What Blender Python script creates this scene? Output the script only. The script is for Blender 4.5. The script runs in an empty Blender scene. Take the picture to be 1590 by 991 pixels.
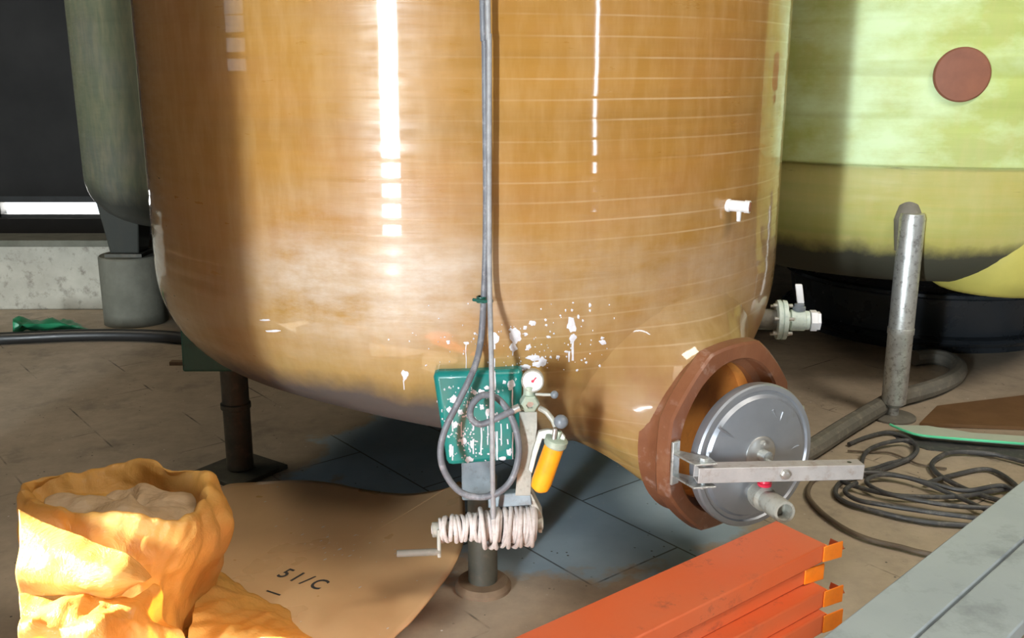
import bpy, bmesh, math, random
from math import sin, cos, pi, sqrt, atan2, radians
from mathutils import Vector, Matrix, noise
from mathutils.bvhtree import BVHTree

random.seed(7)
SC = bpy.context.scene
COL = SC.collection
# ------------------------------------------------------------------ camera
FPX, TH, EYE = 1520.0, radians(14.4), 1.5
cam = bpy.data.cameras.new('camera'); camo = bpy.data.objects.new('camera', cam); COL.objects.link(camo)
cam.sensor_fit = 'HORIZONTAL'; cam.sensor_width = 36.0; cam.lens = 36.0 * FPX / 1590.0
cam.clip_start = 0.02
camo.location = (0, 0, EYE); camo.rotation_euler = (pi/2 - TH, 0, 0)
SC.camera = camo
CT, ST = cos(TH), sin(TH)
def ray(px, py):
    u = (px - 795) / FPX; v = (py - 495.5) / FPX
    return Vector((u, CT - v*ST, -ST - v*CT))
O = Vector((0, 0, EYE))
def W(px, py, s): return O + ray(px, py) * s            # point at depth s in metres
def F(px, py, z=0.0):                                    # point on a level plane
    d = ray(px, py); return O + d * ((z - EYE) / d.z)
def WY(px, py, y):                                       # point at forward distance y
    d = ray(px, py); return O + d * (y / d.y)

# ------------------------------------------------------------------ helpers
def wloc(o):
    v = Vector((0, 0, 0))
    while o: v += o.location; o = o.parent
    return v
def empty(name, loc, label, cat, group=None):
    o = bpy.data.objects.new(name, None); COL.objects.link(o)
    o.empty_display_size = 0.1
    o.location = loc; o['label'] = label; o['category'] = cat
    if group: o['group'] = group
    return o
def tag(o, label, cat, group=None):
    o['label'] = label; o['category'] = cat
    if group: o['group'] = group
    return o
def obj(name, bm, mat, parent=None, label=None, kind=None, smooth=0.6, solid=0, bevel=0, sub=0, loc=None):
    if smooth:
        bm.normal_update()
        for f in bm.faces: f.smooth = True
        for e in bm.edges:
            if len(e.link_faces) == 2 and e.calc_face_angle(0) > smooth: e.smooth = False
    off = wloc(parent) if parent else (Vector(loc) if loc else None)
    if off is not None:
        for v in bm.verts: v.co -= off
    me = bpy.data.meshes.new(name); bm.to_mesh(me); bm.free()
    o = bpy.data.objects.new(name, me); COL.objects.link(o)
    if mat:
        for m in (mat if isinstance(mat, (list, tuple)) else [mat]): me.materials.append(m)
    if parent: o.parent = parent
    elif loc: o.location = loc
    if label: o['label'] = label
    if kind: o['kind'] = kind
    if bevel:
        m = o.modifiers.new('bevel', 'BEVEL'); m.width = bevel; m.segments = 2; m.limit_method = 'ANGLE'; m.angle_limit = 0.6
    if sub:
        m = o.modifiers.new('sub', 'SUBSURF'); m.levels = sub; m.render_levels = sub
    if solid:
        m = o.modifiers.new('solid', 'SOLIDIFY'); m.thickness = solid; m.offset = 0
    return o
def B(): return bmesh.new()
def frame(d):
    d = Vector(d).normalized()
    a = Vector((0, 0, 1)) if abs(d.z) < 0.9 else Vector((1, 0, 0))
    x = a.cross(d).normalized(); y = d.cross(x).normalized()
    return x, y, d
def box(bm, c, ax, ay, az):
    """box from centre and three half-extent vectors"""
    c = Vector(c); ax = Vector(ax); ay = Vector(ay); az = Vector(az)
    vs = [bm.verts.new(c + i*ax + j*ay + k*az) for i in (-1, 1) for j in (-1, 1) for k in (-1, 1)]
    for q in ((0,1,3,2),(4,6,7,5),(0,4,5,1),(2,3,7,6),(0,2,6,4),(1,5,7,3)): bm.faces.new([vs[i] for i in q])
    bmesh.ops.recalc_face_normals(bm, faces=bm.faces[:])
    return bm
def aabb(bm, x0, x1, y0, y1, z0, z1):
    return box(bm, ((x0+x1)/2, (y0+y1)/2, (z0+z1)/2), ((x1-x0)/2, 0, 0), (0, (y1-y0)/2, 0), (0, 0, (z1-z0)/2))
def lathe(bm, p, d, prof, n=48, cap=True, up=None):
    """revolve (t, r) pairs around the axis p + t*d"""
    x, y, d = frame(d); p = Vector(p); rings = []
    for t, r in prof:
        if r < 1e-6: rings.append([bm.verts.new(p + d*t)])
        else: rings.append([bm.verts.new(p + d*t + (x*cos(2*pi*i/n) + y*sin(2*pi*i/n))*r) for i in range(n)])
    for a, b in zip(rings, rings[1:]):
        for i in range(n):
            j = (i+1) % n
            if len(a) == 1 and len(b) == 1: continue
            if len(a) == 1: bm.faces.new((a[0], b[j], b[i]))
            elif len(b) == 1: bm.faces.new((a[i], a[j], b[0]))
            else: bm.faces.new((a[i], a[j], b[j], b[i]))
    if cap:
        if len(rings[0]) > 1: bm.faces.new(rings[0][::-1])
        if len(rings[-1]) > 1: bm.faces.new(rings[-1])
    bmesh.ops.recalc_face_normals(bm, faces=bm.faces[:])
    return bm
def cyl(bm, a, b, r, r2=None, n=32):
    a = Vector(a); b = Vector(b); L = (b-a).length
    c = min(r, L) * 0.12
    return lathe(bm, a, b-a, [(0, r-c), (c, r), (L-c, r2 or r), (L, (r2 or r)-c)], n)
def ball(bm, c, r, n=24):
    k = 12
    return lathe(bm, c, (0, 0, 1), [(-r*cos(pi*i/k), r*sin(pi*i/k) if 0 < i < k else 0) for i in range(k+1)], n)
def spline(pts, k=8, closed=False):
    pts = [Vector(p) for p in pts]; n = len(pts); out = []
    rng = range(n if closed else n-1)
    for i in rng:
        if closed: p0, p1, p2, p3 = (pts[(i+j-1) % n] for j in range(4))
        else: p0, p1, p2, p3 = pts[max(i-1, 0)], pts[i], pts[i+1], pts[min(i+2, n-1)]
        for q in range(k):
            t = q/k
            out.append(0.5*((2*p1) + (p2-p0)*t + (2*p0-5*p1+4*p2-p3)*t*t + (3*p1-p0-3*p2+p3)*t**3))
    if not closed: out.append(pts[-1])
    return out
def tube(bm, pts, r, n=12, closed=False):
    pts = [Vector(p) for p in pts]; m = len(pts); rings = []; u = None
    for i, p in enumerate(pts):
        if closed: t = pts[(i+1) % m] - pts[i-1]
        else: t = pts[min(i+1, m-1)] - pts[max(i-1, 0)]
        t.normalize()
        if u is None: u = frame(t)[0]
        u = (u - t*u.dot(t)).normalized(); w = t.cross(u)
        rr = r(i/(m-1)) if callable(r) else r
        rings.append([bm.verts.new(p + (u*cos(2*pi*k/n) + w*sin(2*pi*k/n))*rr) for k in range(n)])
    prs = list(zip(rings, rings[1:])) + ([(rings[-1], rings[0])] if closed else [])
    for a, b in prs:
        for k in range(n): bm.faces.new((a[k], a[(k+1) % n], b[(k+1) % n], b[k]))
    if not closed: bm.faces.new(rings[0][::-1]); bm.faces.new(rings[-1])
    bmesh.ops.recalc_face_normals(bm, faces=bm.faces[:])
    return bm
def prism(bm, poly, d):
    """extrude a polygon (3-D points) along d"""
    a = [bm.verts.new(Vector(p)) for p in poly]; b = [bm.verts.new(Vector(p) + Vector(d)) for p in poly]
    bm.faces.new(a[::-1]); bm.faces.new(b)
    for i in range(len(a)): bm.faces.new((a[i], a[(i+1) % len(a)], b[(i+1) % len(a)], b[i]))
    bmesh.ops.recalc_face_normals(bm, faces=bm.faces[:])
    return bm
def crr(p0, p1, p2, p3, t):
    return 0.5*((2*p1) + (p2-p0)*t + (2*p0-5*p1+4*p2-p3)*t*t + (3*p1-p0-3*p2+p3)*t**3)
def nvec(p): return Vector((noise.noise(p), noise.noise(p + Vector((9.3, 4.1, 2.7))), noise.noise(p + Vector((3.7, 8.2, 6.1)))))
def patch(bm, rows, k=8, wrap=False, amp=0.0, sc=6.0, seed=0, keep=0):
    """smooth surface through a grid of points, crumpled along its normals"""
    R = [spline(r, k, wrap) for r in rows]
    n = len(R[0]); G = []
    for i in range(len(R)-1):
        for q in range(k):
            t = q/k
            G.append([crr(R[max(i-1, 0)][j], R[i][j], R[i+1][j], R[min(i+2, len(R)-1)][j], t) for j in range(n)])
    G.append(R[-1])
    vs = [[bm.verts.new(p) for p in g] for g in G]
    for i in range(len(vs)-1):
        for j in range(n if wrap else n-1):
            jj = (j+1) % n
            bm.faces.new((vs[i][j], vs[i][jj], vs[i+1][jj], vs[i+1][j]))
    bm.normal_update()
    if amp:                                               # sharp folds along random directions, like creased film
        rd = random.Random(seed); folds = []
        for q in range(15):
            d = Vector((rd.gauss(0, 1), rd.gauss(0, 1), rd.gauss(0, 0.7))).normalized()
            folds.append((d, sc*rd.choice((0.4, 0.6, 0.9, 1.3, 1.9, 2.8, 3.8)), rd.random()*7))
        mv = []
        for g in vs:
            for v in g:
                h = 0
                for d, f, ph in folds:
                    wv = v.co + nvec(v.co*3.1 + Vector((ph, 0, seed)))*0.10
                    t = (f*d.dot(wv) + ph) % 1.0
                    m_ = max(0, noise.noise(v.co*2.6 + Vector((seed, ph, 0)))*1.6 + 0.35)
                    h += (abs(2*t-1) - 0.5)*m_*sc/f*0.75
                mv.append((v, v.normal*amp*h))
        for v, d in mv: v.co += d
    return bm

# ------------------------------------------------------------------ materials
class MT:
    def __init__(s, name):
        s.m = bpy.data.materials.new(name); s.m.use_nodes = True
        s.t = s.m.node_tree; s.n = s.t.nodes; s.l = s.t.links
        s.b = s.n['Principled BSDF']; s.co = s.n.new('ShaderNodeTexCoord')
    def node(s, k, **kw):
        x = s.n.new(k)
        for a, v in kw.items(): setattr(x, a, v)
        return x
    def con(s, a, b): s.l.new(a, b)
    def mapping(s, scale=(1,1,1), rot=(0,0,0), loc=(0,0,0), src='Object'):
        m = s.node('ShaderNodeMapping'); m.inputs['Scale'].default_value = scale
        m.inputs['Rotation'].default_value = rot; m.inputs['Location'].default_value = loc
        s.con(s.co.outputs[src], m.inputs['Vector']); return m.outputs[0]
    def noise(s, scale, vec=None, detail=5, rough=0.6, dist=0):
        n = s.node('ShaderNodeTexNoise'); n.inputs['Scale'].default_value = scale; n.inputs['Detail'].default_value = detail
        n.inputs['Roughness'].default_value = rough; n.inputs['Distortion'].default_value = dist
        s.con(vec or s.co.outputs['Object'], n.inputs['Vector']); return n.outputs['Fac']
    def ramp(s, fac, stops, interp='LINEAR'):
        r = s.node('ShaderNodeValToRGB'); e = r.color_ramp.elements; r.color_ramp.interpolation = interp
        while len(e) < len(stops): e.new(0.5)
        for q, (p, c) in zip(e, stops):
            q.position = p; q.color = (c, c, c, 1) if isinstance(c, (int, float)) else (*c, 1)
        s.con(fac, r.inputs[0]); return r.outputs[0]
    def mix(s, fac, a, b, mode='MIX'):
        x = s.node('ShaderNodeMix', data_type='RGBA', blend_type=mode)
        for sock, v in ((x.inputs[0], fac), (x.inputs[6], a), (x.inputs[7], b)):
            if isinstance(v, (int, float)): sock.default_value = v
            elif isinstance(v, tuple): sock.default_value = (*v, 1)
            else: s.con(v, sock)
        return x.outputs[2]
    def math(s, op, a, b=0.0, clamp=False):
        x = s.node('ShaderNodeMath', operation=op); x.use_clamp = clamp
        for sock, v in zip(x.inputs, (a, b)):
            if isinstance(v, (int, float)): sock.default_value = v
            else: s.con(v, sock)
        return x.outputs[0]
    def sep(s, vec=None):
        x = s.node('ShaderNodeSeparateXYZ'); s.con(vec or s.co.outputs['Object'], x.inputs[0]); return x.outputs
    def bump(s, h, strength=0.3, dist=0.01):
        b = s.node('ShaderNodeBump'); b.inputs['Strength'].default_value = strength; b.inputs['Distance'].default_value = dist
        s.con(h, b.inputs['Height']); s.con(b.outputs[0], s.b.inputs['Normal']); return b
    def set(s, **kw):
        for k, v in kw.items():
            sock = s.b.inputs[k.replace('_', ' ')]
            if isinstance(v, (int, float)): sock.default_value = v
            elif isinstance(v, tuple): sock.default_value = (*v, 1)
            else: s.con(v, sock)
        return s.m
def simple(name, c1, c2, rough=0.5, metal=0.0, scale=8, bump=0.15, dirt=None, dirtamt=0.5, spec=0.5):
    m = MT(name)
    f = m.noise(scale, detail=6)
    col = m.mix(m.ramp(f, [(0.3, 0), (0.7, 1)]), c1, c2)
    if dirt:
        g = m.noise(scale*2.7, detail=8, rough=0.7)
        col = m.mix(m.ramp(g, [(0.52, 0), (0.68, dirtamt)]), col, dirt)
    m.bump(m.noise(scale*6, detail=4), bump, 0.004)
    m.set(Base_Color=col, Metallic=metal, Roughness=m.ramp(f, [(0.2, max(rough-0.08, 0)), (0.8, min(rough+0.1, 1))]), Specular_IOR_Level=spec)
    return m.m

def tank_mat(name, hi, mid, low, z_lo, z_hi, ring_z0, pitch, dust_sheen=True, rings=True, rough=0.2, coat=0.5, stops=(0.0, 0.25, 0.6), soot_at=(0.26, 0.46), chute=False, marks=False, soot_col=(0.062, 0.055, 0.058)):
    """wound glass-fibre laminate: bands, winding laps with painted lit edges, painted door reflection on the dusty side, soot under the belly"""
    m = MT(name); X, Y, Z = m.sep()
    band = m.noise(1.0, m.mapping((0.35, 0.35, 9)), detail=6, rough=0.65)
    zf = m.math('DIVIDE', m.math('SUBTRACT', Z, z_lo), z_hi - z_lo, True)
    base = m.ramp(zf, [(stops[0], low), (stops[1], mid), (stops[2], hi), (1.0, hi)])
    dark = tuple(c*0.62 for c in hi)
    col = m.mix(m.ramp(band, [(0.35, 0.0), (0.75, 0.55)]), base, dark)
    blot = m.noise(2.2, m.mapping((1, 1, 1.6)), detail=5)
    pink = (min(hi[0]*1.0, 1), hi[1]*0.82, hi[2]*1.5)
    col = m.mix(m.ramp(blot, [(0.45, 0), (0.72, 0.35)]), col, pink)
    weave = m.noise(26, m.mapping((1, 1, 0.25)), detail=3)
    col = m.mix(m.ramp(weave, [(0.4, 0), (0.75, 0.12)]), col, (0.75, 0.55, 0.3))
    if rings:
        warp = m.noise(1.3, m.mapping((1, 1, 0.3)), detail=2)
        zz = m.math('ADD', m.math('SUBTRACT', Z, ring_z0), m.math('MULTIPLY', m.math('SUBTRACT', warp, 0.5), 0.012))
        ph = m.math('PINGPONG', zz, pitch/2)
        line = m.ramp(m.math('DIVIDE', ph, pitch/2), [(0.0, 1), (0.05, 0.6), (0.14, 0.0)])
        vis = m.ramp(m.noise(2.0, m.mapping((1.2, 1.2, 4)), detail=3), [(0.36, 0.0), (0.66, 0.6)])
        side = m.ramp(m.math('MULTIPLY', m.math('ADD', X, 0.9), 0.55), [(0.40, 0.04), (0.85, 1)])
        col = m.mix(m.math('MULTIPLY', m.math('MULTIPLY', line, vis), side), col, (0.62, 0.46, 0.28))  # light caught on the lap edges, painted as pale lines
    if dust_sheen:
        d = m.noise(3.2, m.mapping((1.0, 1.0, 2.6)), detail=8, rough=0.7)
        zmask = m.ramp(zf, [(0.16, 0.0), (0.27, 0.35), (0.34, 0.9), (0.44, 0.9), (0.50, 0.35), (0.62, 0.0)])
        dm = m.math('MULTIPLY', m.math('MULTIPLY', m.ramp(d, [(0.34, 0), (0.68, 0.75)]), zmask), m.ramp(m.math('MULTIPLY', m.math('ADD', X, 1.2), 0.45), [(0.24, 0.0), (0.36, 1), (0.50, 1), (0.64, 0.3), (1.0, 0.35)]))
        col = m.mix(dm, col, (0.60, 0.55, 0.50))  # blurred door reflection on the dusty shell, painted as whitish haze
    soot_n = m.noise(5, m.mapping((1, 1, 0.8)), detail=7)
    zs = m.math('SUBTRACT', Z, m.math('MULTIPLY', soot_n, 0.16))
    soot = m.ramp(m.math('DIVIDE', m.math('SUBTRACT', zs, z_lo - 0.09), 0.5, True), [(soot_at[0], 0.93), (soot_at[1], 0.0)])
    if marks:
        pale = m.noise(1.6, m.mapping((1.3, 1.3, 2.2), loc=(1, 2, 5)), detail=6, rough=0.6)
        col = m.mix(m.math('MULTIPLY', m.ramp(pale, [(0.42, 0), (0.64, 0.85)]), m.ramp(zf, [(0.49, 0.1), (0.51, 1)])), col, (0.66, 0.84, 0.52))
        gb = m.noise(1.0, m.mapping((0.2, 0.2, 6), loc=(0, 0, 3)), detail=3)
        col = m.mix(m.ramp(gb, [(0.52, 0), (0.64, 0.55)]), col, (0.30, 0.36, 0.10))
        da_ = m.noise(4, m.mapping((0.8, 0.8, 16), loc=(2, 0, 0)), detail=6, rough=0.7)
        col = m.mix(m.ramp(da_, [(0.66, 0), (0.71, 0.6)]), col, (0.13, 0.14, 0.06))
    if chute:                                              # towards the manway the laminate is cleaner, redder and unpolished
        side_ = m.math('MULTIPLY', m.ramp(m.math('ADD', m.math('MULTIPLY', X, 1.0), m.math('MULTIPLY', m.math('SUBTRACT', blot, 0.5), 0.5)), [(0.10, 0), (0.42, 1)]), m.ramp(m.math('ADD', Z, m.math('MULTIPLY', m.math('SUBTRACT', blot, 0.5), 0.25)), [(0.66, 1), (0.80, 0)]))
        soot = m.math('MULTIPLY', soot, m.math('SUBTRACT', 1.0, side_))
        rr_ = m.noise(2.6, m.mapping((1, 1, 0.7), loc=(3, 1, 2)), detail=5)
        up_ = m.ramp(Z, [(0.42, 0.25), (0.62, 1)])
        red = m.math('MULTIPLY', m.math('MULTIPLY', m.ramp(rr_, [(0.36, 0), (0.6, 0.9)]), side_), up_)
        col = m.mix(red, col, (0.26, 0.115, 0.045))
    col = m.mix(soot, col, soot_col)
    h = m.math('ADD', m.math('MULTIPLY', m.noise(1.0, m.mapping((2.2, 2.2, 42)), detail=4, rough=0.6), 1.0), m.math('MULTIPLY', weave, 0.06))
    m.bump(h, 0.09, 0.012)
    rg = m.ramp(m.noise(7, m.mapping((1, 1, 5)), detail=5), [(0.3, rough*0.8), (0.8, rough*1.6)])
    if dust_sheen: rg = m.mix(dm, rg, (0.6, 0.6, 0.6))
    rg = m.mix(soot, rg, (0.75, 0.75, 0.75))
    if chute: coat = m.math('MULTIPLY', m.math('SUBTRACT', 1.0, m.math('MAXIMUM', m.math('MULTIPLY', side_, 0.9), soot)), coat); rg = m.mix(side_, rg, (0.5, 0.5, 0.5))
    m.set(Base_Color=col, Roughness=rg, Coat_Weight=coat, Coat_Roughness=0.05, Specular_IOR_Level=0.35)
    return m.m

M = {}
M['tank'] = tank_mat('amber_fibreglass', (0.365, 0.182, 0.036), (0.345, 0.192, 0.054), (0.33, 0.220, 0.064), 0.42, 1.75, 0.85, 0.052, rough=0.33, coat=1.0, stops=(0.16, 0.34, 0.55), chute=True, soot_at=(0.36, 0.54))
M['tank_yellow'] = tank_mat('yellow_green_fibreglass', (0.47, 0.57, 0.17), (0.47, 0.42, 0.11), (0.42, 0.36, 0.09), 0.30, 1.9, 0.85, 0.2, dust_sheen=False, rings=False, rough=0.55, coat=0.0, marks=True, stops=(0.2, 0.492, 0.502), soot_at=(0.84, 0.98), soot_col=(0.035, 0.036, 0.036))
M['sump'] = simple('yellow_sump', (0.55, 0.50, 0.12), (0.46, 0.42, 0.10), 0.45, 0, 6, 0.1)
M['tank_green'] = tank_mat('grey_green_fibreglass', (0.135, 0.155, 0.10), (0.12, 0.135, 0.095), (0.08, 0.09, 0.065), 0.45, 1.9, 0.85, 0.2, dust_sheen=False, rings=False, rough=0.4, coat=0.1, soot_at=(0.70, 0.95), soot_col=(0.03, 0.032, 0.028))
def neck_mat():
    m = MT('brown_resin')
    f = m.noise(5, detail=7, rough=0.65)
    col = m.ramp(f, [(0.3, (0.15, 0.048, 0.022)), (0.55, (0.215, 0.080, 0.036)), (0.78, (0.30, 0.15, 0.085))])
    g = m.noise(14, detail=6)
    col = m.mix(m.ramp(g, [(0.58, 0), (0.72, 0.5)]), col, (0.55, 0.42, 0.36))
    m.bump(m.noise(30, detail=5), 0.25, 0.004)
    m.set(Base_Color=col, Roughness=m.ramp(f, [(0.2, 0.3), (0.8, 0.5)]), Coat_Weight=0.3, Coat_Roughness=0.2)
    return m.m
M['resin'] = neck_mat()
M['throat'] = simple('orange_resin', (0.45, 0.15, 0.03), (0.62, 0.27, 0.06), 0.35, 0, 6, 0.2, (0.2, 0.07, 0.03), 0.5)
def steel_mat():
    m = MT('dull_stainless_steel')
    f = m.noise(4, detail=6)
    d = m.noise(9, detail=7, rough=0.7)
    col = m.mix(m.ramp(f, [(0.35, 0), (0.75, 1)]), (0.46, 0.49, 0.54), (0.36, 0.38, 0.42))
    col = m.mix(m.ramp(d, [(0.6, 0), (0.8, 0.5)]), col, (0.3, 0.25, 0.2))
    m.bump(m.noise(60, detail=3), 0.05, 0.002)
    m.set(Base_Color=col, Metallic=0.75, Roughness=m.ramp(d, [(0.3, 0.32), (0.8, 0.5)]))
    return m.m
M['steel'] = steel_mat()
M['galv'] = simple('galvanised_steel', (0.74, 0.77, 0.76), (0.50, 0.52, 0.51), 0.38, 0.75, 18, 0.2, (0.12, 0.10, 0.09), 0.8)
M['dustygalv'] = simple('dusty_galvanised_bar', (0.52, 0.49, 0.47), (0.40, 0.37, 0.36), 0.6, 0.35, 12, 0.25, (0.30, 0.22, 0.17), 0.6)
M['zinc'] = simple('bright_zinc', (0.7, 0.68, 0.64), (0.5, 0.48, 0.45), 0.35, 0.8, 20, 0.1)
def teal_mat():
    m = MT('teal_paint')
    f = m.noise(4, detail=6)
    col = m.mix(m.ramp(f, [(0.35, 0), (0.7, 1)]), (0.006, 0.16, 0.145), (0.012, 0.235, 0.20))
    sp = m.noise(60, detail=3, rough=0.7); reg = m.noise(7, m.mapping((1, 1, 0.6)), detail=3)
    k = m.math('MULTIPLY', m.ramp(sp, [(0.64, 0), (0.68, 0.8)]), m.ramp(reg, [(0.50, 0), (0.62, 1)]))
    col = m.mix(k, col, (0.55, 0.66, 0.64))
    m.bump(m.noise(18, detail=5), 0.15, 0.006)
    m.set(Base_Color=col, Roughness=m.mix(k, 0.3, 0.7) if False else 0.33, Coat_Weight=0.2)
    return m.m
M['teal'] = teal_mat()
M['dark_green'] = simple('dark_green_paint', (0.01, 0.075, 0.055), (0.012, 0.10, 0.075), 0.4, 0, 6, 0.15, (0.02, 0.03, 0.03), 0.5)
M['leg_dark'] = simple('dark_leg_paint', (0.075, 0.07, 0.05), (0.045, 0.045, 0.035), 0.55, 0.1, 12, 0.2, (0.13, 0.10, 0.07), 0.5)
M['leg_blue'] = simple('grey_blue_primer', (0.26, 0.31, 0.34), (0.17, 0.20, 0.22), 0.55, 0.1, 12, 0.2, (0.09, 0.08, 0.07), 0.6)
M['bracket'] = simple('dusty_bare_steel', (0.50, 0.49, 0.43), (0.34, 0.34, 0.30), 0.5, 0.25, 16, 0.25, (0.20, 0.16, 0.11), 0.6)
M['valve'] = simple('verdigris_brass', (0.40, 0.47, 0.38), (0.30, 0.36, 0.28), 0.5, 0.2, 25, 0.2, (0.55, 0.56, 0.50), 0.5)
M['pale_valve'] = simple('pale_green_white_paint', (0.66, 0.74, 0.66), (0.56, 0.64, 0.58), 0.4, 0.0, 25, 0.15, (0.25, 0.35, 0.36), 0.5)
M['white'] = simple('white_plastic', (0.80, 0.79, 0.80), (0.68, 0.67, 0.68), 0.4, 0, 10, 0.05)
M['splash'] = simple('dried_white_splash', (0.74, 0.73, 0.76), (0.60, 0.58, 0.62), 0.6, 0, 60, 0.3)
M['red'] = simple('red_plastic', (0.62, 0.02, 0.05), (0.75, 0.04, 0.09), 0.35, 0, 20, 0.05)
M['rust'] = simple('rusty_oxide', (0.27, 0.10, 0.055), (0.20, 0.075, 0.045), 0.55, 0, 8, 0.15)
M['knob'] = simple('grey_knob', (0.20, 0.22, 0.25), (0.13, 0.15, 0.17), 0.35, 0, 20, 0.05)
M['black'] = simple('black_plastic', (0.012, 0.012, 0.012), (0.02, 0.02, 0.02), 0.4, 0, 10, 0.05)
M['yellow_tube'] = simple('orange_yellow_tube', (0.95, 0.43, 0.015), (0.88, 0.30, 0.01), 0.4, 0, 14, 0.1, (0.55, 0.2, 0.02), 0.3)
M['grey_hose'] = simple('grey_rubber_hose', (0.17, 0.18, 0.20), (0.10, 0.10, 0.115), 0.5, 0, 14, 0.15, (0.42, 0.41, 0.42), 0.5)
M['rope'] = simple('pale_plastic_rope', (0.66, 0.62, 0.60), (0.50, 0.45, 0.43), 0.55, 0, 30, 0.3, (0.32, 0.27, 0.24), 0.5)
M['rope_cable'] = simple('grey_hoist_line', (0.36, 0.36, 0.37), (0.20, 0.20, 0.21), 0.5, 0, 30, 0.2)
M['cable'] = simple('black_rubber_cable', (0.045, 0.047, 0.05), (0.09, 0.09, 0.09), 0.45, 0, 10, 0.2, (0.22, 0.20, 0.17), 0.6)
M['cable_brown'] = simple('dusty_brown_cable', (0.16, 0.12, 0.08), (0.11, 0.085, 0.06), 0.6, 0, 12, 0.2)
M['suction'] = simple('dusty_suction_hose', (0.13, 0.125, 0.105), (0.19, 0.175, 0.145), 0.6, 0, 9, 0.3, (0.30, 0.27, 0.21), 0.6)
def beam_mat():
    m = MT('orange_enamel')
    f = m.noise(3, detail=5)
    col = m.mix(m.ramp(f, [(0.35, 0), (0.7, 1)]), (0.64, 0.110, 0.030), (0.60, 0.140, 0.055))
    g = m.noise(16, m.mapping((1, 1, 1)), detail=9, rough=0.75)
    h = m.noise(4.5, detail=3)
    k = m.math('MULTIPLY', m.ramp(g, [(0.57, 0), (0.68, 0.75)]), m.ramp(h, [(0.42, 0.15), (0.62, 1)]))
    col = m.mix(k, col, (0.16, 0.05, 0.035))
    m.bump(m.noise(40, detail=4), 0.12, 0.003)
    m.set(Base_Color=col, Roughness=0.42)
    return m.m
M['beam'] = beam_mat()
M['plate_orange'] = simple('bright_orange_enamel', (0.92, 0.24, 0.01), (0.86, 0.19, 0.01), 0.4, 0, 8, 0.08, (0.4, 0.1, 0.02), 0.2)
def floor_mat():
    m = MT('concrete_floor')
    v = m.mapping((1, 1, 1))
    big = m.noise(0.9, v, detail=6); fine = m.noise(9, v, detail=9, rough=0.7)
    col = m.ramp(big, [(0.3, (0.34, 0.275, 0.20)), (0.5, (0.43, 0.35, 0.26)), (0.72, (0.52, 0.43, 0.325))])
    col = m.mix(m.ramp(fine, [(0.4, 0), (0.7, 0.4)]), col, (0.22, 0.19, 0.15))
    sm = m.noise(3.4, v, detail=8, rough=0.7)
    col = m.mix(m.ramp(sm, [(0.56, 0), (0.7, 0.55)]), col, (0.14, 0.12, 0.10))
    X, Y, Z = m.sep()
    # blue door light painted into the floor colour, under and before the big tank
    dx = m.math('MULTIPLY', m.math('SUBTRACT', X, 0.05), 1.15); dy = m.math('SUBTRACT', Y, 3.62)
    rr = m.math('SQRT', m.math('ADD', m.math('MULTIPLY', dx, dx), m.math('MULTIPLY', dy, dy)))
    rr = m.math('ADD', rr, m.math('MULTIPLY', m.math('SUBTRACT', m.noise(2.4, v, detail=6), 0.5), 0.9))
    blue_pool = m.ramp(rr, [(0.93, 0.92), (1.10, 0.0)])
    col = m.mix(blue_pool, col, m.mix(m.ramp(fine, [(0.35, 0), (0.7, 1)]), (0.32, 0.45, 0.55), (0.40, 0.53, 0.62)))
    # slab joints run along (.63,-.78) on the floor
    br = m.node('ShaderNodeTexBrick'); br.offset = 0.5
    br.inputs['Scale'].default_value = 1.0; br.inputs['Brick Width'].default_value = 0.9; br.inputs['Row Height'].default_value = 0.38
    br.inputs['Mortar Size'].default_value = 0.0035; br.inputs['Mortar Smooth'].default_value = 0.1; br.inputs['Bias'].default_value = 0
    br.inputs['Color1'].default_value = (0, 0, 0, 1); br.inputs['Color2'].default_value = (0, 0, 0, 1); br.inputs['Mortar'].default_value = (1, 1, 1, 1)
    m.con(m.mapping((1, 1, 1), (0, 0, radians(51.0)), (0.1, 0.054, 0)), br.inputs['Vector'])
    seam = br.outputs['Color']
    jit = m.ramp(m.noise(3, v, detail=4), [(0.50, 0.0), (0.64, 0.9)])
    jit = m.math('MAXIMUM', jit, m.math('MULTIPLY', blue_pool, 0.85)); k = m.math('MULTIPLY', seam, jit)
    col = m.mix(k, col, (0.025, 0.022, 0.02))
    speck = m.node('ShaderNodeTexVoronoi'); speck.inputs['Scale'].default_value = 26; m.con(v, speck.inputs['Vector'])
    sk = m.math('MULTIPLY', m.ramp(speck.outputs['Distance'], [(0.0, 1), (0.085, 0.9), (0.11, 0)]), m.ramp(m.noise(5, v, detail=2), [(0.5, 0), (0.6, 1)]))
    col = m.mix(sk, col, (0.05, 0.045, 0.04))
    speck2 = m.node('ShaderNodeTexVoronoi'); speck2.inputs['Scale'].default_value = 17; m.con(m.mapping((1,1,1),(0,0,0.7),(3,1,0)), speck2.inputs['Vector'])
    sk2 = m.math('MULTIPLY', m.ramp(speck2.outputs['Distance'], [(0.0, 1), (0.05, 0.9), (0.07, 0)]), m.ramp(m.noise(4, m.mapping(loc=(4,4,0)), detail=2), [(0.5, 0), (0.6, 1)]))
    col = m.mix(sk2, col, (0.72, 0.70, 0.68))
    hh = m.math('SUBTRACT', m.math('MULTIPLY', fine, 0.25), m.math('MULTIPLY', k, 1.0))
    m.bump(hh, 0.35, 0.006)
    m.set(Base_Color=col, Roughness=m.ramp(fine, [(0.3, 0.42), (0.8, 0.7)]), Specular_IOR_Level=0.5)
    return m.m
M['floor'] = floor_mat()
M['wall'] = simple('grimy_plaster', (0.09, 0.09, 0.088), (0.06, 0.06, 0.058), 0.85, 0, 1.5, 0.2)
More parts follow.
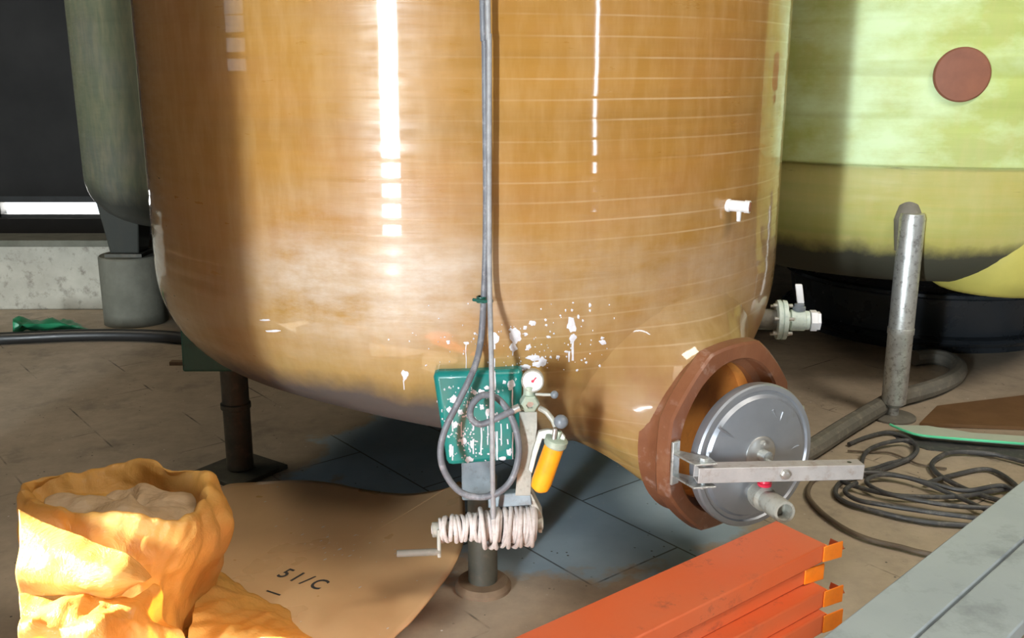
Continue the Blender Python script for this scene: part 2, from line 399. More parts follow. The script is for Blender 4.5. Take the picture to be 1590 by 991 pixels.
M['wall_dark'] = simple('dark_grimy_plaster', (0.035, 0.034, 0.033), (0.022, 0.022, 0.022), 0.9, 0, 1.5, 0.2)
M['concrete'] = simple('grey_concrete', (0.16, 0.158, 0.125), (0.11, 0.11, 0.085), 0.8, 0, 9, 0.4)
M['pale_wall'] = simple('pale_render', (0.52, 0.50, 0.42), (0.38, 0.36, 0.30), 0.8, 0, 5, 0.3, (0.16, 0.14, 0.11), 0.8)
def sheet_mat():
    m = MT('tan_fibreglass_sheet')
    f = m.noise(2.2, detail=6); g = m.noise(5, detail=3, rough=0.5)
    col = m.mix(m.ramp(f, [(0.35, 0), (0.7, 1)]), (0.60, 0.375, 0.185), (0.70, 0.46, 0.24))
    col = m.mix(m.ramp(g, [(0.4, 0), (0.8, 0.18)]), col, (0.34, 0.20, 0.10))
    m.bump(f, 0.1, 0.01)
    m.set(Base_Color=col, Roughness=m.ramp(g, [(0.3, 0.24), (0.8, 0.42)]), Specular_IOR_Level=0.6)
    return m.m
M['sheet'] = sheet_mat()
M['ink'] = simple('black_stencil_ink', (0.03, 0.03, 0.03), (0.06, 0.055, 0.05), 0.6, 0, 60, 0.05)
def bag_mat(name, c1, c2, tr=0.45):
    m = MT(name)
    f = m.noise(5, detail=6)
    col = m.mix(m.ramp(f, [(0.35, 0), (0.7, 1)]), c1, c2)
    cr = m.noise(9, detail=8, rough=0.65, dist=1.2)
    m.bump(cr, 0.7, 0.02)
    m.set(Base_Color=col, Roughness=0.22, Specular_IOR_Level=0.55)
    t = m.node('ShaderNodeBsdfTranslucent'); m.con(col, t.inputs['Color'])
    mx = m.node('ShaderNodeMixShader'); mx.inputs[0].default_value = tr
    m.con(m.b.outputs[0], mx.inputs[1]); m.con(t.outputs[0], mx.inputs[2])
    m.con(mx.outputs[0], m.n['Material Output'].inputs['Surface'])
    return m.m
M['bag'] = bag_mat('yellow_plastic_film', (0.80, 0.46, 0.11), (0.88, 0.57, 0.18))
M['bag_clear'] = bag_mat('cloudy_wet_film', (0.62, 0.44, 0.25), (0.74, 0.58, 0.40), 0.25)
M['grey_board'] = simple('grey_painted_board', (0.37, 0.43, 0.46), (0.31, 0.365, 0.395), 0.40, 0, 2.6, 0.12, (0.15, 0.175, 0.195), 0.55)
M['bearer'] = simple('old_timber', (0.22, 0.15, 0.09), (0.15, 0.10, 0.06), 0.8, 0, 12, 0.4)
M['tub'] = simple('black_tub_plastic', (0.022, 0.027, 0.033), (0.03, 0.036, 0.044), 0.27, 0, 5, 0.06)
M['mint'] = simple('pale_mint_board', (0.55, 0.62, 0.50), (0.46, 0.52, 0.42), 0.5, 0, 6, 0.1)
M['mint_edge'] = simple('bright_mint_edge', (0.12, 0.72, 0.38), (0.16, 0.80, 0.45), 0.4, 0, 6, 0.05)
M['brown_board'] = simple('brown_board', (0.21, 0.115, 0.05), (0.15, 0.08, 0.035), 0.5, 0, 5, 0.1)
M['jade'] = simple('green_tarp', (0.02, 0.22, 0.10), (0.03, 0.28, 0.13), 0.4, 0, 9, 0.3)
M['frame'] = simple('dark_frame_paint', (0.08, 0.085, 0.085), (0.06, 0.06, 0.06), 0.6, 0, 5, 0.1)

# ------------------------------------------------------------------ main tank shell
AX, R, KN, ZC = Vector((-0.161, 3.616, 0)), 1.109, 0.36, 0.85
GAM = radians(40); NV = Vector((sin(GAM), -cos(GAM), 0)); AV = Vector((cos(GAM), sin(GAM), 0)); UP = Vector((0, 0, 1))
def dish(r): return 0.502 - 0.268/(2*0.842)*(0.842**2 - r*r)
prof = [(0.0, dish(0))] + [(r, dish(r)) for r in (0.1, 0.2, 0.3, 0.4, 0.5, 0.6, 0.7, 0.78)]
for i in range(16):
    ph = radians(75*(1 - i/15)); prof.append((R-KN+KN*cos(ph), ZC-KN*sin(ph)))
z = ZC
PITCH = 0.052
k = 0
while z < 2.7:                                             # each winding lap stands a millimetre or two proud
    prof += [(R+0.0001, z+0.003), (R+0.0007, z+0.009), (R+0.0005, z+0.022), (R, z+0.045)]
    z += PITCH
NSEG = 300
bm = B(); rings = []
for r, z in prof:
    if r == 0: rings.append([bm.verts.new((AX.x, AX.y, z))]); continue
    ring = []
    for i in range(NSEG):
        a = 2*pi*i/NSEG; d = Vector((cos(a), sin(a), 0))
        wob = 0.0010*noise.noise(Vector((d.x*2.5, d.y*2.5, z*3))) + 0.0012*noise.noise(Vector((d.x*1.1, d.y*1.1, z*9)))
        zz = z
        if z < ZC:
            s = max(0, d.dot(NV))*r/R
            zz = z - 0.26*s**3*min(1, (ZC-z)/0.33)**1.3
        ring.append(bm.verts.new(AX + d*(r+wob) + UP*zz))
    rings.append(ring)
for a, b in zip(rings, rings[1:]):
    for i in range(NSEG):
        j = (i+1) % NSEG
        if len(a) == 1: bm.faces.new((a[0], b[j], b[i]))
        else: bm.faces.new((a[i], a[j], b[j], b[i]))
bmesh.ops.recalc_face_normals(bm, faces=bm.faces[:])
bm.normal_update()
BV = BVHTree.FromBMesh(bm)
tank = empty('storage_tank', (AX.x, AX.y, 0), 'large amber brown fibreglass tank with the open round manway, on legs in the middle', 'tank', 'storage tanks')
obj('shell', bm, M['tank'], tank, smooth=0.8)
def hit(px, py):
    p, n, i, d = BV.ray_cast(O, ray(px, py).normalized()); return p, n

# neck: shell flows out to the flange
FC = Vector((0.633, 2.648, 0.472))
def fl_r(a, rad=0.280):
    """rounded octagon"""
    q = (a + pi/8) % (pi/4) - pi/8
    return rad*(0.45*1.0 + 0.55*0.955/cos(q))
def fpt(a, rad, off=0.0): return FC + (AV*cos(a) + UP*sin(a))*rad + NV*off
bm = B(); NA, NS = 120, 16; grid = []
for i in range(NA):
    a = 2*pi*i/NA
    lo = max(0, -sin(a)); hi = max(0, sin(a))
    dep = 0.16 + 0.42*lo**1.3
    rad = 0.30 + 0.15*(1-lo) - 0.03*hi
    q = FC - NV*dep + (AV*cos(a) + UP*sin(a))*rad
    sp, sn, _, _ = BV.find_nearest(q)
    sp = sp + sn*0.0005 - sn*0.004
    T = fpt(a, 0.238 if hi > 0 else 0.238 + 0.018*lo, -0.030)
    chord = (T - sp).length
    tin = (T - sp); tin = (tin - sn*tin.dot(sn)).normalized()
    m0 = tin*chord*0.9; m1 = NV*chord*0.62
    row = []
    for j in range(NS+1):
        t = j/NS
        p = sp*(2*t**3-3*t**2+1) + m0*(t**3-2*t**2+t) + T*(-2*t**3+3*t**2) + m1*(t**3-t**2)
        row.append(bm.verts.new(p))
    grid.append(row)
for i in range(NA):
    for j in range(NS): bm.faces.new((grid[i][j], grid[(i+1) % NA][j], grid[(i+1) % NA][j+1], grid[i][j+1]))
bmesh.ops.recalc_face_normals(bm, faces=bm.faces[:])
obj('manway_neck', bm, M['tank'], tank, smooth=1.2)
# flange: thick octagonal rim with a round hole and a throat behind it
bm = B(); loops = []
spec = [('t', 0.205, -0.14), ('t', 0.205, -0.06), ('t', 0.225, -0.05), ('t', 0.225, -0.006), ('t', 0.231, 0.0), ('o', 0.274, 0.0), ('o', 0.281, -0.006), ('o', 0.284, -0.040), ('o', 0.278, -0.048), ('t', 0.236, -0.052), ('t', 0.232, -0.13)]
for kind_, rad, off in spec:
    loops.append([bm.verts.new(fpt(2*pi*i/96, rad if kind_ == 't' else fl_r(2*pi*i/96, rad), off + 0.002*noise.noise(Vector((i*0.2, rad*9, off*20))))) for i in range(96)])
for a, b in zip(loops, loops[1:]):
    for i in range(96): bm.faces.new((a[i], a[(i+1) % 96], b[(i+1) % 96], b[i]))
bmesh.ops.recalc_face_normals(bm, faces=bm.faces[:])
fl = obj('manway_flange', bm, M['resin'], tank, label='thick brown resin flange around the manway')
bm = B(); lathe(bm, FC - NV*0.125, NV, [(0, 0.240), (0.004, 0.264), (0.03, 0.258), (0.05, 0.256), (0.070, 0.262), (0.076, 0.262), (0.076, 0.235)], 96, cap=False)
obj('manway_collar', bm, M['resin'], tank, label='brown resin collar behind the manway flange')
bm = B(); lathe(bm, FC - NV*0.135, NV, [(0, 0), (0.004, 0.14), (0.010, 0.203), (0.05, 0.2045), (0.05, 0.2065), (-0.004, 0.206), (-0.006, 0)], 72, cap=False)
obj('manway_throat', bm, M['throat'], tank, label='orange resin throat inside the manway')
# lid
GL = radians(28); NL = Vector((sin(GL), -cos(GL), 0.03)).normalized(); AL = Vector((cos(GL), sin(GL), 0))
LC = W(1172, 708, 2.74); LR = 0.2075
lid = None
bm = B()
lathe(bm, LC, NL, [(-0.022, 0.0), (-0.022, LR-0.02), (-0.03, LR-0.014), (-0.03, LR-0.002), (-0.018, LR), (0.0, LR), (0.006, LR-0.004), (0.006, LR-0.016), (0.000, LR-0.020), (0.000, LR-0.030), (0.010, LR-0.038), (0.018, 0.12), (0.022, 0.055), (0.022, 0)], 96, cap=False)
lid = obj('manway_lid', bm, M['steel'], tank, label='round stainless steel lid hanging open before the manway', smooth=0.5)
HB = W(1186, 700, 2.70)
bm = B(); h0 = LC + NL*0.018 + UP*0.012
lathe(bm, h0, NL, [(0, 0.052), (0.006, 0.052), (0.010, 0.046), (0.010, 0)], 40); obj('hub_plate', bm, M['zinc'], lid)
bm = B(); lathe(bm, h0 + NL*0.008, NL, [(0, 0.018), (0.028, 0.017), (0.030, 0.010), (0.030, 0)], 32); obj('hub_boss', bm, M['galv'], lid)
bm = B(); lathe(bm, h0 + NL*0.009 + UP*0.034, NL, [(0, 0.009), (0.008, 0.009), (0.009, 0.004), (0.014, 0.004)], 6); obj('bolt', bm, M['zinc'], lid)
# embossed strokes on the lid
for (x0, y0), (x1, y1) in (((1115, 664), (1146, 684)), ((1200, 637), (1211, 660)), ((1216, 640), (1205, 668)), ((1222, 700), (1240, 692))):
    def onlid(px, py):
        d = ray(px, py); c = LC + NL*0.0155
        return O + d*((c - O).dot(NL)/d.dot(NL))
    p, q = onlid(x0, y0), onlid(x1, y1)
    bm = B(); tube(bm, [p, (p+q)/2, q], 0.0028, 8); obj('stiffening_crease', bm, M['steel'], lid)
# clamp bar
b0, b1 = Vector((0.487, 2.410, 0.460)), W(1336, 729, 2.66)
bd = (b1-b0).normalized(); bn = bd.cross(UP).normalized(); bu = bn.cross(bd).normalized()
if bn.y > 0: bn = -bn
if bu.z < 0: bu = -bu
bm = B()
hw = 0.0215
sec = [(-hw, -hw), (hw, -hw), (hw, hw), (-hw, hw)]; si = [(c*0.82, d*0.82) for c, d in sec]
va = []
for p in (b0, b1):
    va.append([[bm.verts.new(p + bn*c + bu*d) for c, d in S] for S in (sec, si)])
for i in range(4):
    j = (i+1) % 4
    bm.faces.new((va[0][0][i], va[0][0][j], va[1][0][j], va[1][0][i]))
    bm.faces.new((va[0][1][i], va[0][1][j], va[1][1][j], va[1][1][i]))
    for e in (0, 1): bm.faces.new((va[e][0][i], va[e][0][j], va[e][1][j], va[e][1][i]))
bmesh.ops.recalc_face_normals(bm, faces=bm.faces[:])
bar = obj('clamp_bar', bm, M['dustygalv'], tank, label='dusty square steel bar across the lid', bevel=0.003)
bm = B(); p = b0 + bd*((b1-b0).length*0.515); lathe(bm, p + bn*0.021, bn, [(0, 0.016), (0.003, 0.016), (0.003, 0.011), (0.013, 0.011), (0.014, 0.008), (0.014, 0)], 6); obj('bolt', bm, M['zinc'], bar)
bm = B(); cyl(bm, p - bn*0.02, LC + NL*0.02, 0.009, n=20); obj('pivot_pin', bm, M['galv'], bar)
bm = B(); p = b1 - bd*0.035 + bu*0.0212; lathe(bm, p, bu, [(0, 0.006), (0.001, 0.006), (0.001, 0)], 16); obj('bolt_hole', bm, M['black'], bar, label='small dark bolt hole')
# hinge bracket on the flange edge
bm = B()
hp = fpt(pi, 0.262, 0.004); ho = NV
wall_c = fpt(pi + 0.02, 0.255, 0.008) - UP*0.006
box(bm, wall_c, AV*0.014, NV*0.004, UP*0.062)
e0 = wall_c - UP*0.002
for sgn in (-1, 1):
    c0 = e0 + NV*0.004 + UP*sgn*0.030
    poly = [c0 - AV*0.014, c0 + AV*0.014, b0 + bd*0.045 - bn*0.020 + UP*sgn*0.0285 + UP*(c0.z - c0.z), b0 + bd*0.050 + bn*0.024 + UP*sgn*0.0285, b0 - bd*0.012 + bn*0.024 + UP*sgn*0.0285]
    for q in poly: q.z = c0.z
    prism(bm, poly, UP*0.005*sgn)
obj('hinge_bracket', bm, M['galv'], tank, label='galvanised hinge bracket bolted to the flange', bevel=0.0015)
bm = B(); p = b0 + bd*0.020; cyl(bm, p - UP*0.045, p + UP*0.041, 0.007, n=16); lathe(bm, p + UP*0.034, UP, [(0, 0.013), (0.010, 0.013), (0.011, 0)], 6); obj('hinge_pin', bm, M['galv'], tank)
# drain valve on the lid
v0 = LC - UP*0.098 - AL*0.012 + NL*0.012
v1 = W(1219, 796, 2.575)
vd = (v1 - v0).normalized()
bm = B()
L = (v1-v0).length
lathe(bm, v0 - vd*0.01, vd, [(0, 0.030), (0.012, 0.030), (0.014, 0.024), (0.04, 0.024), (0.045, 0.033), (0.060, 0.036), (0.085, 0.035), (0.095, 0.027), (0.115, 0.026), (0.118, 0.031), (L+0.004, 0.031), (L+0.01, 0.029), (L+0.01, 0.0225), (L-0.03, 0.022), (L-0.03, 0)], 40, cap=False)
dv = obj('drain_valve', bm, M['bracket'], lid, label='grey metal drain valve with an open threaded end')
bm = B(); st = v0 + vd*0.065; cyl(bm, st + UP*0.028, st + UP*0.070, 0.010, n=16); obj('valve_stem', bm, M['galv'], dv)
bm = B(); lathe(bm, st + UP*0.036, UP, [(0, 0.012), (0.002, 0.019), (0.010, 0.020), (0.012, 0.016), (0.018, 0.015), (0.020, 0.019), (0.027, 0.018), (0.029, 0)], 20); obj('valve_collar', bm, M['red'], dv, label='red plastic collar')

# outlet valve at the right flank
bx = Vector((1, -0.10, 0)).normalized()
oc = W(1186, 496, 3.40); 
oz = oc.z
def ox(px): return WY(px, 496, oc.y - 0.10*(px-1186)/1520*3.4)
p0 = oc - bx*0.12
def at(px): return Vector((oc.x, oc.y, oz)) + bx*((px-1186)/1520*3.42)
bm = B(); cyl(bm, p0, at(1212), 0.036, n=32); ov = obj('outlet_pipe', bm, M['suction'], tank)
bm = B(); lathe(bm, at(1204), bx, [(0, 0.055), (0.002, 0.068), (0.014, 0.069), (0.015, 0.064), (0.019, 0.064), (0.020, 0.069), (0.034, 0.068), (0.036, 0.055)], 44); obj('pipe_flange', bm, M['pale_valve'], ov, label='pale bolted pipe flange')
for i in range(6):
    bm = B(); a = 2*pi*i/6 + 0.3; yv = bx.cross(UP)
    c = at(1204) + (UP*sin(a) + yv*cos(a))*0.055
    cyl(bm, c - bx*0.014, c + bx*0.052, 0.0065, n=8); obj('flange_bolt', bm, M['zinc'], ov)
bm = B(); lathe(bm, at(1219), bx, [(0, 0.028), (0.012, 0.030), (0.016, 0.037), (0.062, 0.037), (0.066, 0.033), (0.078, 0.033)], 40); obj('valve_body', bm, M['pale_valve'], ov, label='pale green valve body')
bm = B(); lathe(bm, at(1255), bx, [(0, 0.034), (0.002, 0.038), (0.022, 0.038), (0.024, 0.033), (0.034, 0.033), (0.034, 0.024), (0.01, 0.024)], 6, cap=False); obj('hex_nut', bm, M['white'], ov)
hs = at(1238) + UP*0.036
bm = B(); lathe(bm, hs, UP, [(0, 0.022), (0.012, 0.022), (0.014, 0.017), (0.022, 0.017), (0.024, 0.011)], 24); obj('valve_bonnet', bm, M['knob'], ov)
bm = B(); box(bm, hs + UP*0.058 - bx*0.002, bx*0.012 - UP*0.0, bx.cross(UP)*0.007, UP*0.034 - bx*0.006); obj('valve_handle', bm, M['white'], ov, label='short white upright handle', bevel=0.004)

# small sampling tap
tp, tn = hit(1131, 319); td = (Vector((tn.x, tn.y, 0)).normalized()*0.75 + Vector((0.55, 0.0, -0.02))).normalized()
te = tp + td*0.062
bm = B(); lathe(bm, tp - td*0.015, td, [(0, 0.019), (0.02, 0.019), (0.022, 0.0165), (0.062, 0.0165), (0.063, 0.0185), (0.078, 0.0185), (0.078, 0.014), (0.07, 0.013), (0.07, 0)], 28, cap=False); stp = obj('sampling_tap', bm, M['white'], tank, label='small white plastic tap low on the right of the shell')
bm = B(); lathe(bm, te + td*0.0005, td, [(0, 0.0135), (0.0025, 0.0135), (0.0025, 0)], 24); obj('tap_mouth', bm, M['rust'], stp)
bm = B(); m_ = tp + td*0.032; cyl(bm, m_ - UP*0.012, m_ - UP*0.044 , 0.0075, 0.006, n=14); obj('tap_spout', bm, M['white'], stp)

# front leg with its bracket plate
LB = F(750, 912)
bm = B(); cyl(bm, (LB.x, LB.y, 0.02), (LB.x, LB.y, 0.36), 0.0435, n=40); leg = obj('leg', bm, M['leg_dark'], tank)
bm = B(); lathe(bm, (LB.x, LB.y, 0.0), UP, [(0, 0.084), (0.012, 0.084), (0.024, 0.074), (0.026, 0.045)], 48); obj('base_plate', bm, M['bearer'], leg)
PY = 2.492                                                 # face of the bracket plate
zt, zb = WY(740, 577, PY).z, WY(740, 723, PY).z
bm = B(); box(bm, (LB.x-0.010, LB.y, (0.30+0.62)/2), (0.047, 0, 0), (0, 0.047, 0), (0, 0, 0.16)); obj('leg_post', bm, M['leg_blue'], leg, label='square grey blue post between plate and tube', bevel=0.006)
def xy(px, py, y): q = WY(px, py, y); return q
tl, tr_, br_, bl = WY(671, 579, PY), WY(812, 575, PY), WY(806, 716, PY), WY(694, 725, PY)
bm = B(); prism(bm, [tl, tr_, br_, bl], (0, 0.11, 0.0))
plate = obj('bracket_plate', bm, M['teal'], tank, label='teal painted bracket plate spattered white', bevel=0.016)
# left leg
LL = F(374, 733)
bm = B(); cyl(bm, (LL.x, LL.y, 0.015), (LL.x-0.005, LL.y+0.02, 0.62), 0.050, n=36)
lathe(bm, (LL.x-0.003, LL.y+0.008, 0.255), UP, [(0, 0.05), (0.004, 0.056), (0.022, 0.056), (0.026, 0.05)], 36)
leg2 = obj('leg', bm, M['leg_dark'], tank)
bm = B(); c45 = Vector((0.82, -0.57, 0)); s45 = Vector((0.57, 0.82, 0))
box(bm, (LL.x, LL.y, 0.009), c45*0.125, s45*0.125, UP*0.009); obj('base_plate', bm, M['leg_dark'], leg2, bevel=0.003)
bm = B()
q0 = WY(283, 578, 3.42); q1 = WY(283, 520, 3.42)
prism(bm, [(q0.x, 3.42, q0.z), (-0.80, 3.42, q0.z), (-0.80, 3.42, 0.60), (q1.x-0.005, 3.42, 0.66)], (0, 0.24, 0))
obj('bracket_plate', bm, M['dark_green'], tank, label='dark green bracket plate on the left leg', bevel=0.008)
# the two legs at the back
for an in (radians(20), radians(100)):
    p = AX + Vector((cos(an), sin(an), 0))*0.86
    bm = B(); cyl(bm, (p.x, p.y, 0.015), (p.x, p.y, 0.60), 0.05, n=28); l3 = obj('leg', bm, M['leg_dark'], tank)
    bm = B(); box(bm, (p.x, p.y, 0.008), (0.10, 0, 0), (0, 0.10, 0), (0, 0, 0.008)); obj('base_plate', bm, M['leg_dark'], l3)

# white splashes dried on shell and plate
bm = B()
BVP = BVHTree.FromPolygons([tl, tr_, br_, bl], [(0, 1, 2, 3)])
def surf(px, py):
    d = ray(px, py).normalized()
    a = BVP.ray_cast(O, d); b = BV.ray_cast(O, d)
    if a[0] is not None and (b[0] is None or a[3] < b[3]): return a[0], Vector((0, -1, 0))
    return b[0], b[1]
def blob(px, py, rx, ry, n=18, rag=0.35, sd=0):
    cp, cn = surf(px, py)
    if cp is None: return
    ring = []
    for i in range(n):
        a = 2*pi*i/n
        kf = 1 + rag*noise.noise(Vector((cos(a)*1.6+sd*3.1, sin(a)*1.6, sd*1.7)))*1.6
        p, nn = surf(px + cos(a)*rx*kf, py + sin(a)*ry*kf)
        if p is None: return
        ring.append(bm.verts.new(p + nn*0.0006))
    c = bm.verts.new(cp + cn*0.0022)
    for i in range(n): bm.faces.new((c, ring[i], ring[(i+1) % n]))
def drip(px, y0, y1, w, sd):
    n = max(3, int((y1-y0)/7)); pr = None
    for i in range(n+1):
        y = y0 + (y1-y0)*i/n; x = px + 1.6*noise.noise(Vector((sd, y*0.06, 0)))
        ww = w*(0.65 + 0.6*abs(noise.noise(Vector((sd*5, y*0.11, 3)))))
        if noise.noise(Vector((sd*2, y*0.09, 9))) < -0.28: pr = None; continue
        a, na = surf(x-ww, y); b, nb = surf(x+ww, y)
        if a is None or b is None: pr = None; continue
        cur = (bm.verts.new(a + na*0.001), bm.verts.new(b + nb*0.001))
        if pr and (pr[0].co - cur[0].co).length < 0.05: bm.faces.new((pr[0], pr[1], cur[1], cur[0]))
        pr = cur
SP = [(887,505,7,12),(889,524,6,7),(800,522,9,11),(797,540,6,6),(793,512,3,3),(800,512,3,3),(768,526,7,9),(827,502,6,4),(815,509,3,3),(816,519,3,3),(820,539,4,4),(851,523,3,2),(847,497,2,2),(848,505,2,2),(936,532,6,4),(935,525,3,2),(879,546,3,2),(888,482,2,2),(878,482,1.5,2),(898,492,2,3),(916,474,2,3),(916,482,1.5,2),(866,555,3,3),(855,555,2,2),(696,531,3,3),(724,533,4,2),(737,518,2,2),(829,556,10,5),(842,562,6,7),(815,570,8,4),(833,566,7,4),(910,563,2,2),(931,568,2,2),(896,575,2,2),(629,583,5,8),(423,514,11,2),(412,497,9,1.5),(794,597,6,7),(783,594,3,3),(792,603,3,3),(704,620,6,6),(698,636,4,5),(715,640,4,4),(707,660,4,6),(720,685,4,6),(733,690,3,7),(728,714,6,5),(700,700,3,10),(737,610,4,3),(747,608,5,3),(756,602,4,3),(790,702,4,6),(780,712,5,3),(757,640,3,6),(748,632,3,4),(735,650,4,3),(765,655,3,3),(860,518,1.5,1.5),(905,498,1.5,2),(870,490,1.5,1.5),(840,480,1.2,1.5)]
for i, (x, y, rx, ry) in enumerate(SP): blob(x, y, rx, ry, sd=i+1)
for i in range(110):
    x = random.gauss(808, 75); y = random.gauss(540, 26)
    if y < 578: blob(x, y, random.uniform(0.6, 1.6), random.uniform(0.6, 1.7), 8, 0.2, i)
for i in range(160):
    x = random.choice((random.gauss(712, 14), random.gauss(745, 25), random.gauss(725, 10))); y = random.uniform(600, 716)
    if 676 < x < 800: blob(x, y, random.uniform(0.6, 1.8), random.uniform(0.7, 2.4), 8, 0.3, i)
for i, (x, y0, y1, w) in enumerate([(768,535,720,1.6),(796,545,720,1.3),(747,650,720,1.5),(772,640,722,1.6),(735,660,720,1.5),(724,533,575,0.7),(889,530,560,2.0),(883,545,562,1.5),(778,650,690,1.3),(788,650,690,1.3),(627,590,605,1.0),(757,640,720,1.1),(703,640,715,1.2),(716,640,716,1.3),(762,600,640,1.1)]): drip(x, y0, y1, w, i+3.3)
obj('dried_splash', bm, M['splash'], tank, label='dried white splashes around the teal bracket plate', kind='stuff', smooth=0)

# ------------------------------------------------------------------ hoist winch
WS = 2.62
da, db = W(686, 822, 2.60), W(834, 812, 2.63)
winch = empty('hand_winch', (LB.x, 2.47, 0.2), 'hand cranked winch with a pale rope drum below the teal plate', 'winch')
dx = (db-da).normalized()
bm = B(); cyl(bm, da - dx*0.026, db + dx*0.015, 0.020, n=28); obj('drum', bm, M['bracket'], winch)
bm = B(); lathe(bm, da - dx*0.008, dx, [(0, 0.030), (0.006, 0.031), (0.008, 0.020)], 28); obj('drum_cheek', bm, M['rope'], winch)
# bracket: upright strip, cross arm, side plate
bm = B()
s1 = [W(806, 640, 2.575), W(834, 640, 2.575), W(834, 665, 2.575), W(826, 720, 2.59), W(824, 770, 2.60), W(800, 770, 2.60), W(803, 735, 2.59), W(808, 700, 2.58)]
prism(bm, s1, (0, 0.008, 0)); obj('upright_strip', bm, M['bracket'], winch, bevel=0.0015)
bm = B(); s2 = [W(758, 770, 2.62), W(824, 763, 2.60), W(826, 785, 2.60), W(758, 790, 2.62)]; prism(bm, s2, (0, 0.03, 0.0)); obj('cross_arm', bm, M['leg_blue'], winch, bevel=0.003)
bm = B(); s3 = [W(816, 763, 2.60), W(826, 768, 2.60), W(842, 800, 2.62), W(842, 828, 2.62), W(836, 828, 2.62), W(832, 805, 2.62)]; prism(bm, s3, (0, 0.05, 0.0)); obj('side_plate', bm, M['bracket'], winch, bevel=0.0015)
bm = B(); ca = W(681, 822, 2.58); cb = W(682, 866, 2.57)
cm = (cb-ca).normalized(); box(bm, (ca+cb)/2, dx*0.005, (cb-ca)*0.5, dx.cross(cm)*0.011); crank = obj('crank_arm', bm, M['bracket'], winch, bevel=0.003)
bm = B(); cyl(bm, W(684, 857, 2.57), W(616, 860, 2.56), 0.0095, n=20); obj('crank_grip', bm, M['leg_dark'] if False else M['suction'], crank, label='rusty round crank grip')
bm = B(); cyl(bm, W(682, 822, 2.60), W(670, 823, 2.60), 0.013, n=20); obj('shaft_end', bm, M['rope'], winch)
# rope
rope = empty('hoist_rope', W(764, 812, 2.58), 'pale rope rising straight from the winch drum up the tank front', 'rope')
pts = []
top, _ = hit(757, 2); 
RP = [(758, 2, 0.035), (760, 60, 0.035), (760, 200, 0.035), (760, 330, 0.035), (761, 450, 0.04)]
pts = [Vector((top.x, top.y - 0.03, 2.6))]
for px, py, o in RP:
    p, n_ = hit(px, py); pts.append(p + Vector((0, -o, 0)))
pts += [W(763, 560, 2.50), W(764, 650, 2.52), W(765, 740, 2.545), W(766, 800, 2.575), W(767, 822, 2.578)]
bm = B(); tube(bm, spline(pts, 10), 0.0068, 12)
obj('rope_line', bm, M['rope_cable'], rope)
bm = B(); y1_, y2_, _ = frame(dx)
pts = []; turns = 25; N = turns*18
L = (db-da).length
for i in range(N+1):
    t = i/N; a = 2*pi*turns*t
    tl_ = noise.noise(Vector((t*9, 0, 0)))
    pos = t*L*0.98 + 0.010*sin(a + tl_*4)*(0.6+tl_) + 0.004*noise.noise(Vector((t*40, 3, 0)))
    rr = 0.031 + 0.013*min(1, max(0, (t-0.30)*1.6)) + 0.007*noise.noise(Vector((t*30, 8, 0)))
    sag = 0.007*noise.noise(Vector((t*25, 1, 5))) + (0.008 if sin(a) < -0.5 else 0)*t
    pts.append(da + dx*pos + (y1_*cos(a) + y2_*sin(a))*rr - UP*sag*max(0, 0.5))
tube(bm, pts, 0.0062, 9)
# a second, looser layer on the right half
pts = []; turns = 9; N = turns*18
for i in range(N+1):
    t = i/N; a = -2*pi*turns*t
    pos = L*(0.42 + 0.56*t) + 0.016*sin(a*0.5 + 1) + 0.006*noise.noise(Vector((t*20, 7, 0)))
    rr = 0.052 + 0.006*noise.noise(Vector((t*20, 2, 4)))
    pts.append(da + dx*pos + (y1_*cos(a) + y2_*sin(a))*rr - UP*0.006)
tube(bm, pts, 0.0064, 9)
obj('rope_coil', bm, M['rope'], rope, label='pale rope wound thickly on the drum')

# ------------------------------------------------------------------ air hose
hose = None
bm = B()
pts = [Vector((top.x - 0.016, top.y - 0.010, 2.6))]
for px, py in ((750, 2), (753, 60), (754, 160), (755, 260), (755, 330), (754, 400), (751, 470), (747, 525)):
    p, n_ = hit(px, py); pts.append(p + Vector((0, -0.014, 0)))
for px, py, s in ((737, 570, 2.56), (714, 620, 2.55), (692, 665, 2.55), (684, 700, 2.555), (690, 732, 2.56), (712, 762, 2.565), (742, 772, 2.565), (772, 766, 2.56), (794, 745, 2.555), (805, 710, 2.55), (803, 675, 2.55), (790, 640, 2.55), (771, 618, 2.55), (749, 614, 2.545), (733, 629, 2.54), (731, 648, 2.535), (746, 659, 2.53), (775, 648, 2.525), (806, 633, 2.53)):
    pts.append(W(px, py, s))
tube(bm, spline(pts, 10), 0.0088, 14)
hose = tag(obj('air_hose', bm, M['grey_hose']), 'grey rubber hose hanging down the tank and looping before the teal plate', 'hose')
cp, _ = hit(748, 463)
bm = B(); c = cp + Vector((0, -0.014, 0)); lathe(bm, c - UP*0.008, UP, [(0, 0.0095), (0, 0.0135), (0.016, 0.0135), (0.016, 0.0095)], 24, cap=False)
tube(bm, [c + Vector((-0.022, -0.004, 0.0)), c + Vector((-0.012, -0.010, 0)), c + Vector((0.01, -0.024, 0)), c + Vector((0.030, -0.020, 0))], 0.0045, 8)
obj('hose_clip', bm, M['dark_green'], hose, label='dark green plastic clip')
bm = B(); lathe(bm, W(797, 637, 2.53), (W(808, 632, 2.53)-W(797, 637, 2.53)), [(0, 0.0105), (0.018, 0.0105)], 20); obj('hose_ferrule', bm, M['zinc'], hose)

